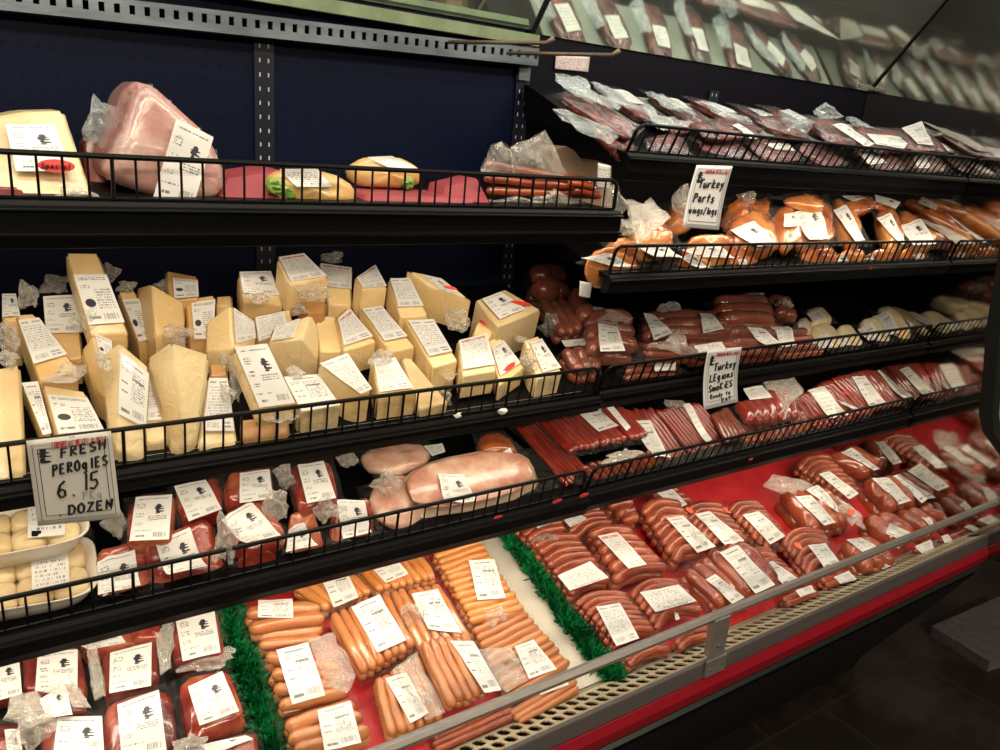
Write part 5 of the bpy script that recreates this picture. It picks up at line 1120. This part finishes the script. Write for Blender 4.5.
cm('cured meat pack with square-on emblem label, left of the garland in the second row', 'G', [(505, 245), (790, 182), (805, 390), (520, 490)], .055, [[(550, 235), (760, 180), (756, 395), (545, 435)]], T=.05, peaks=[[(780, 190), (830, 80), (870, 130), (850, 340), (800, 380)]])
cm('topmost cured meat pack touching the left garland, label under the shelf edge', 'H', [(-55, 70), (190, 20), (235, 270), (-30, 315)], .055, [[(-25, 50), (172, 8), (205, 230), (15, 275)]], T=.05, films=[(0, 265, 260, 345, .04)])
cm('large cured ham pack with slanted label and pink underside beside the left garland', 'H', [(-20, 390), (230, 305), (350, 590), (40, 700)], .065, [[(42, 395), (215, 320), (300, 520), (100, 595)]], T=.06, mat=redmeat_m)
cm('cured meat pack with big emblem label in the middle of the nearest row', 'G', [(500, 500), (850, 405), (910, 730), (520, 830)], .06, [[(585, 490), (795, 418), (835, 712), (608, 762)]], T=.055)
cm('cured meat pack with emblem label cut by the picture bottom, left of the middle one', 'G', [(195, 570), (520, 545), (560, 900), (200, 920)], .06, [[(285, 550), (508, 542), (525, 810), (255, 820)]], T=.055)
cm('dark cured meat pack at the lower left corner, half under crumpled plastic', 'G', [(-160, 600), (110, 585), (140, 880), (-160, 880)], .055, [[(18, 620), (92, 612), (120, 800), (40, 800)]], T=.05, films=[(60, 540, 230, 800, .07)])
cm('small dark cured meat pack with curled label at the foot of the left garland', 'H', [(110, 700), (385, 635), (420, 820), (140, 860)], .05, [[(105, 702), (330, 650), (368, 672), (150, 752)]], T=.045, films=[(-30, 680, 120, 770, .06)])
cm('cured meat pack with greenish label under a pink fold of wrapping', 'G', [(190, 450), (360, 385), (450, 550), (210, 575)], .07, [[(195, 470), (325, 400), (362, 545), (230, 560)]], T=.04, peaks=[[(190, 455), (345, 365), (450, 540), (370, 545), (320, 400)], [(20, 590), (60, 470), (190, 455), (270, 590), (150, 640)]])
cm('red cured meat pack with blank bright label in the back row under the shelf', 'G', [(370, 190), (640, 120), (690, 210), (420, 260)], .05, [[(385, 190), (585, 130), (630, 190), (440, 225)]], T=.04, mat=redmeat_m)
cm('bright red cured meat pack in the back row, partly behind the others', 'G', [(640, 120), (800, 80), (830, 180), (660, 200)], .05, [], T=.04, mat=redmeat_m)
WG = dict(group='wiener packs between the two garlands', name='wiener_pack', cat='wiener pack', part='wiener')
def wp(label, tile, quad, h, n, labs, mat=wiener_m, **k):
    goods(label, 'T', tile, quad, h, 'row', n, mat, labs=[('wurst', l) for l in labs], **WG, **k)
wp('two fat golden wieners in a pack lying sideways, topmost beside the left garland', 'H', [(318, 40), (350, 185), (745, 110), (705, 10)], .045, 2, [[(390, 8), (562, -2), (566, 95), (388, 90)]], bend=.03, rk=.85)
wp('wiener pack lying sideways under the topmost one by the left garland', 'H', [(365, 165), (395, 250), (720, 215), (715, 130)], .028, 2, [])
wp('wiener pack with crumpled empty film on its upper right, beside the left garland', 'H', [(415, 250), (490, 580), (850, 480), (800, 330)], .042, 4, [[(480, 258), (640, 214), (726, 485), (560, 532)]], rk=.9, peaks=[[(645, 205), (765, 165), (880, 380), (830, 470), (735, 430)]])
wp('nearest pack of fat sideways wieners at the rail near the foot of the left garland', 'H', [(515, 610), (560, 800), (985, 690), (860, 490)], .045, 3, [[(685, 560), (850, 512), (905, 720), (720, 765)]], rk=.95)
wp('large pack of seven wieners with centred label, right of the sideways ones', 'I', [(440, 415), (735, 315), (880, 590), (610, 735)], .048, 7, [[(555, 392), (697, 328), (830, 555), (685, 622)]], films=[(770, 340, 930, 530, .05)])
wp('wiener pack with glaring white label in the back row nearest the left garland', 'I', [(248, 275), (548, 195), (665, 320), (430, 410)], .038, 6, [[(398, 232), (530, 203), (592, 340), (468, 392)]], mat=wiener2_m)
wp('pack of eight golden wieners in the back row, label near its left corner', 'I', [(580, 190), (890, 108), (992, 245), (690, 315)], .038, 8, [[(640, 178), (770, 135), (842, 225), (728, 272)]], mat=wiener2_m)
wp('wiener pack with label and hazy film at left, left of the red liner gap', 'K', [(-60, 355), (185, 318), (370, 610), (110, 700)], .040, 6, [[(55, 374), (187, 350), (308, 575), (140, 550)]])
wp('wiener pack tilted on top of the others, its lower end touching the rail', 'J', [(190, 205), (430, 165), (590, 450), (345, 545)], .062, 6, [[(348, 208), (466, 212), (606, 455), (522, 468)]])
wp('wiener pack under hazy film at the rail, left of the tilted pack', 'J', [(-30, 400), (190, 270), (320, 600), (40, 700)], .045, 6, [[(25, 398), (130, 368), (240, 575), (150, 622)]], peaks=[[(60, 350), (180, 262), (325, 560), (230, 600)]])
wp('long pack of a dozen golden wieners laid crosswise beside the white strip', 'K', [(160, 175), (350, 525), (628, 455), (398, 92)], .040, 12, [[(340, 205), (470, 202), (526, 396), (385, 406)]], mat=wiener2_m, films=[(380, 425, 560, 520, .045)])
wp('crosswise wiener pack half covered by creased film, at the rail beside the white strip', 'J', [(450, 150), (640, 520), (962, 322), (705, 30)], .036, 10, [[(668, 240), (765, 203), (882, 352), (742, 402)]], peaks=[[(480, 250), (665, 232), (745, 400), (640, 455), (560, 420)]])
wp('two wieners with a label showing under the rail at the front of the grille', 'J', [(640, 560), (690, 640), (1010, 450), (960, 360)], .022, 3, [[(778, 462), (930, 402), (942, 430), (800, 482)]])
wp('dim wiener pack under the rail left of the grille', 'J', [(240, 690), (270, 770), (700, 580), (640, 500)], .02, 3, [], mat=smoked_m)
SG = dict(group='smoked sausage packs right of the right garland')
def sg(label, tile, quad, h, n, labs, mat=None, bend=.12, lk='wurst', **k):
    goods(label, 'T', tile, quad, h, 'row', n, mat or smoked_m, bend=bend, labs=[(lk, l) for l in labs], **SG, **k)
sg('small smoked sausage pack with label at the top of the right garland', 'L', [(75, 290), (150, 370), (335, 310), (290, 225)], .045, 3, [[(155, 268), (255, 240), (275, 258), (190, 300)]], films=[(130, 315, 330, 360, .045)])
sg('smoked sausage pack with sideways label along the middle of the right garland', 'L', [(155, 370), (360, 650), (562, 560), (385, 330)], .042, 8, [[(285, 535), (448, 463), (540, 545), (345, 610)]], lk='vert')
sg('smoked sausage pack in the back row with grey-looking label under the shelf edge', 'L', [(300, 250), (380, 350), (570, 270), (500, 185)], .038, 4, [[(303, 238), (380, 208), (432, 250), (350, 290)]])
sg('smoked sausage pack with tilted label and one sausage across its lower end', 'L', [(430, 305), (580, 585), (858, 510), (655, 300)], .046, 6, [[(485, 335), (585, 315), (730, 480), (640, 500)]], lk='cheese')
sg('small smoked sausage pack in the back row left of the red liner', 'L', [(525, 175), (640, 285), (700, 260), (665, 155)], .04, 3, [])
sg('bulging smoked sausage pack of curved links with label to its lower right', 'N', [(0, 260), (180, 530), (340, 470), (200, 210)], .05, 7, [[(125, 295), (212, 284), (378, 435), (285, 470)]], bend=.2, films=[(240, 340, 350, 470, .06)])
sg('smoked sausage pack with white label at the very back beside the red liner', 'N', [(50, 175), (160, 245), (275, 215), (180, 140)], .04, 3, [[(72, 165), (155, 150), (236, 225), (190, 242)]])
sg('smoked sausage pack with orange sticker on its upper left and long label', 'N', [(205, 270), (375, 440), (560, 415), (405, 225)], .042, 7, [[(272, 275), (345, 262), (520, 410), (425, 432)]], bend=.18, stick=[(245, 257)])
sg('smoked sausage pack at the right end of the row beside the open red liner', 'N', [(430, 255), (640, 465), (745, 385), (595, 215)], .042, 8, [[(510, 280), (590, 260), (725, 385), (650, 425)]], bend=.18, stick=[(440, 245)])
sg('long dark sausage pack lying lengthwise on the red liner, crumpled bag end behind', 'N', [(680, 165), (850, 150), (1000, 330), (850, 372)], .045, 3, [[(770, 190), (850, 184), (978, 318), (920, 332)]], bend=.03, peaks=[[(615, 130), (665, 72), (800, 95), (870, 130), (760, 190), (680, 160)]])
sg('long sausage pack lying lengthwise just right of the one with the crumpled bag', 'O', [(385, 400), (500, 350), (700, 560), (640, 620)], .045, 2, [[(410, 378), (485, 345), (612, 470), (605, 522)]], bend=.03, peaks=[[(600, 410), (760, 540), (700, 600), (610, 520)]], stick=[(685, 520)])
sg('light brown sausage pack with fanned links behind the long lengthwise packs', 'O', [(345, 240), (640, 430), (760, 390), (560, 165)], .045, 8, [[(485, 285), (555, 265), (742, 400), (682, 436)]], mat=smoked_m, bend=.15)
sg('slim sausage pack with narrow label lying at the back near the end mirror', 'O', [(535, 165), (650, 115), (915, 235), (790, 302)], .045, 2, [[(630, 138), (690, 118), (882, 235), (840, 252)]], bend=.02)
sg('sausage pack with long label curving over it, before the slim one behind', 'P', [(120, 520), (300, 478), (475, 660), (300, 715)], .045, 3, [[(185, 505), (300, 488), (446, 630), (370, 656)]], bend=.05)
sg('sausage pack with hazy film and orange sticker near the end mirror', 'P', [(310, 470), (440, 448), (645, 620), (500, 660)], .045, 3, [[(328, 478), (425, 448), (562, 612), (510, 646)]], bend=.04, stick=[(525, 565)], films=[(440, 470, 640, 640, .05)])
sg('deep red sausage pack with label at the rail, nearest to the end mirror', 'P', [(560, 610), (710, 595), (880, 760), (720, 790)], .045, 3, [[(712, 655), (790, 636), (860, 710), (782, 745)]], bend=.04)
sg('sausage pack with pointed clear bag end and orange sticker at the rail', 'Q', [(290, 285), (400, 275), (610, 400), (430, 430)], .042, 2, [[(440, 318), (592, 378), (525, 402), (430, 366)]], bend=.04, peaks=[[(182, 170), (300, 270), (330, 350), (215, 290)]], stick=[(250, 268)])
sg('pair of shiny sausages in film lying diagonally at the rail right of the pointed bag', 'Q', [(465, 270), (560, 248), (705, 350), (625, 378)], .042, 2, [[(600, 298), (640, 292), (690, 345), (668, 352)]], bend=.05)
sg('two thin sausages lying nearly along the rail before the deep red pack', 'Q', [(595, 262), (620, 215), (810, 290), (760, 325)], .042, 2, [], bend=.04)
sg('sausage pack with one sausage curling over its top and big orange sticker', 'N', [(710, 420), (845, 600), (1015, 530), (925, 355)], .046, 6, [[(835, 430), (925, 420), (1000, 520), (925, 550)]], bend=.2, stick=[(785, 437)])
sg('sausage pack at the rail with white label, right of the big orange sticker', 'Q', [(190, 420), (330, 380), (480, 520), (330, 565)], .042, 3, [[(225, 405), (305, 390), (402, 455), (330, 482)]], bend=.03)
sg('long sausage pack topped by a label with black handwriting, over its neighbours', 'N', [(310, 465), (500, 405), (700, 625), (545, 705)], .060, 3, [[(395, 465), (480, 440), (672, 632), (575, 672)]], bend=.05)
sg('smoked sausage pack right of the one with black handwriting on its label', 'N', [(520, 470), (650, 630), (810, 605), (650, 450)], .040, 6, [[(605, 530), (660, 512), (792, 600), (722, 626)]], bend=.15)
sg('smoked sausage pack with label in shade under the handwritten-label pack', 'N', [(200, 560), (320, 475), (520, 700), (400, 745)], .042, 3, [[(325, 602), (372, 578), (522, 690), (460, 722)]], bend=.05, mat=smoked_m)
sg('smoked sausage pack with sideways label and small white clip, left of the rail post', 'M', [(450, 225), (590, 415), (832, 310), (695, 155)], .046, 6, [[(495, 218), (690, 178), (780, 260), (575, 315)], [(675, 305), (695, 300), (708, 330), (688, 338)]], lk='vert', bend=.18)
sg('smoked sausage pack with upright label by the foot of the right garland', 'M', [(170, 260), (375, 490), (585, 405), (425, 220)], .042, 8, [[(275, 290), (395, 270), (495, 445), (380, 485)]], bend=.14, lk='cheese')
sg('short sausage pack showing under the rail beside the garland foot', 'M', [(415, 545), (440, 600), (675, 510), (600, 455)], .03, 2, [], bend=.12)
sg('short sausage pack showing under the rail just left of the post', 'M', [(670, 460), (700, 520), (865, 450), (840, 380)], .03, 2, [], bend=.12)
sg('sausage pack under the rail just right of the post', 'N', [(330, 720), (370, 780), (520, 720), (480, 680)], .03, 2, [], bend=0, films=[(420, 690, 540, 740, .03)])
sg('sausage pack with label under the rail, second right of the post', 'N', [(700, 690), (740, 740), (900, 680), (860, 620)], .03, 2, [[(775, 655), (850, 632), (880, 660), (800, 692)]], bend=0)
sg('sausage pack with label under the rail, third right of the post', 'Q', [(90, 600), (130, 640), (300, 600), (240, 550)], .03, 2, [[(165, 590), (240, 560), (282, 602), (200, 622)]], bend=0)
sg('sausage pack with label under the rail, fourth right of the post', 'Q', [(330, 530), (370, 570), (480, 540), (430, 480)], .03, 2, [[(370, 510), (440, 482), (475, 525), (410, 552)]], bend=0)
sg('sausage pack with label under the rail, fifth right of the post', 'Q', [(560, 450), (600, 490), (700, 460), (650, 410)], .03, 2, [[(570, 436), (650, 402), (672, 450), (612, 474)]], bend=0)
sg('sausage pack with small label under the rail, sixth right of the post', 'Q', [(690, 400), (730, 440), (830, 400), (780, 360)], .03, 2, [[(702, 385), (735, 375), (762, 412), (722, 422)]], bend=0)
sg('sausage pack with label under the rail nearest the end mirror', 'Q', [(840, 345), (880, 385), (980, 340), (930, 300)], .03, 2, [[(855, 328), (930, 305), (952, 340), (885, 365)]], bend=0)
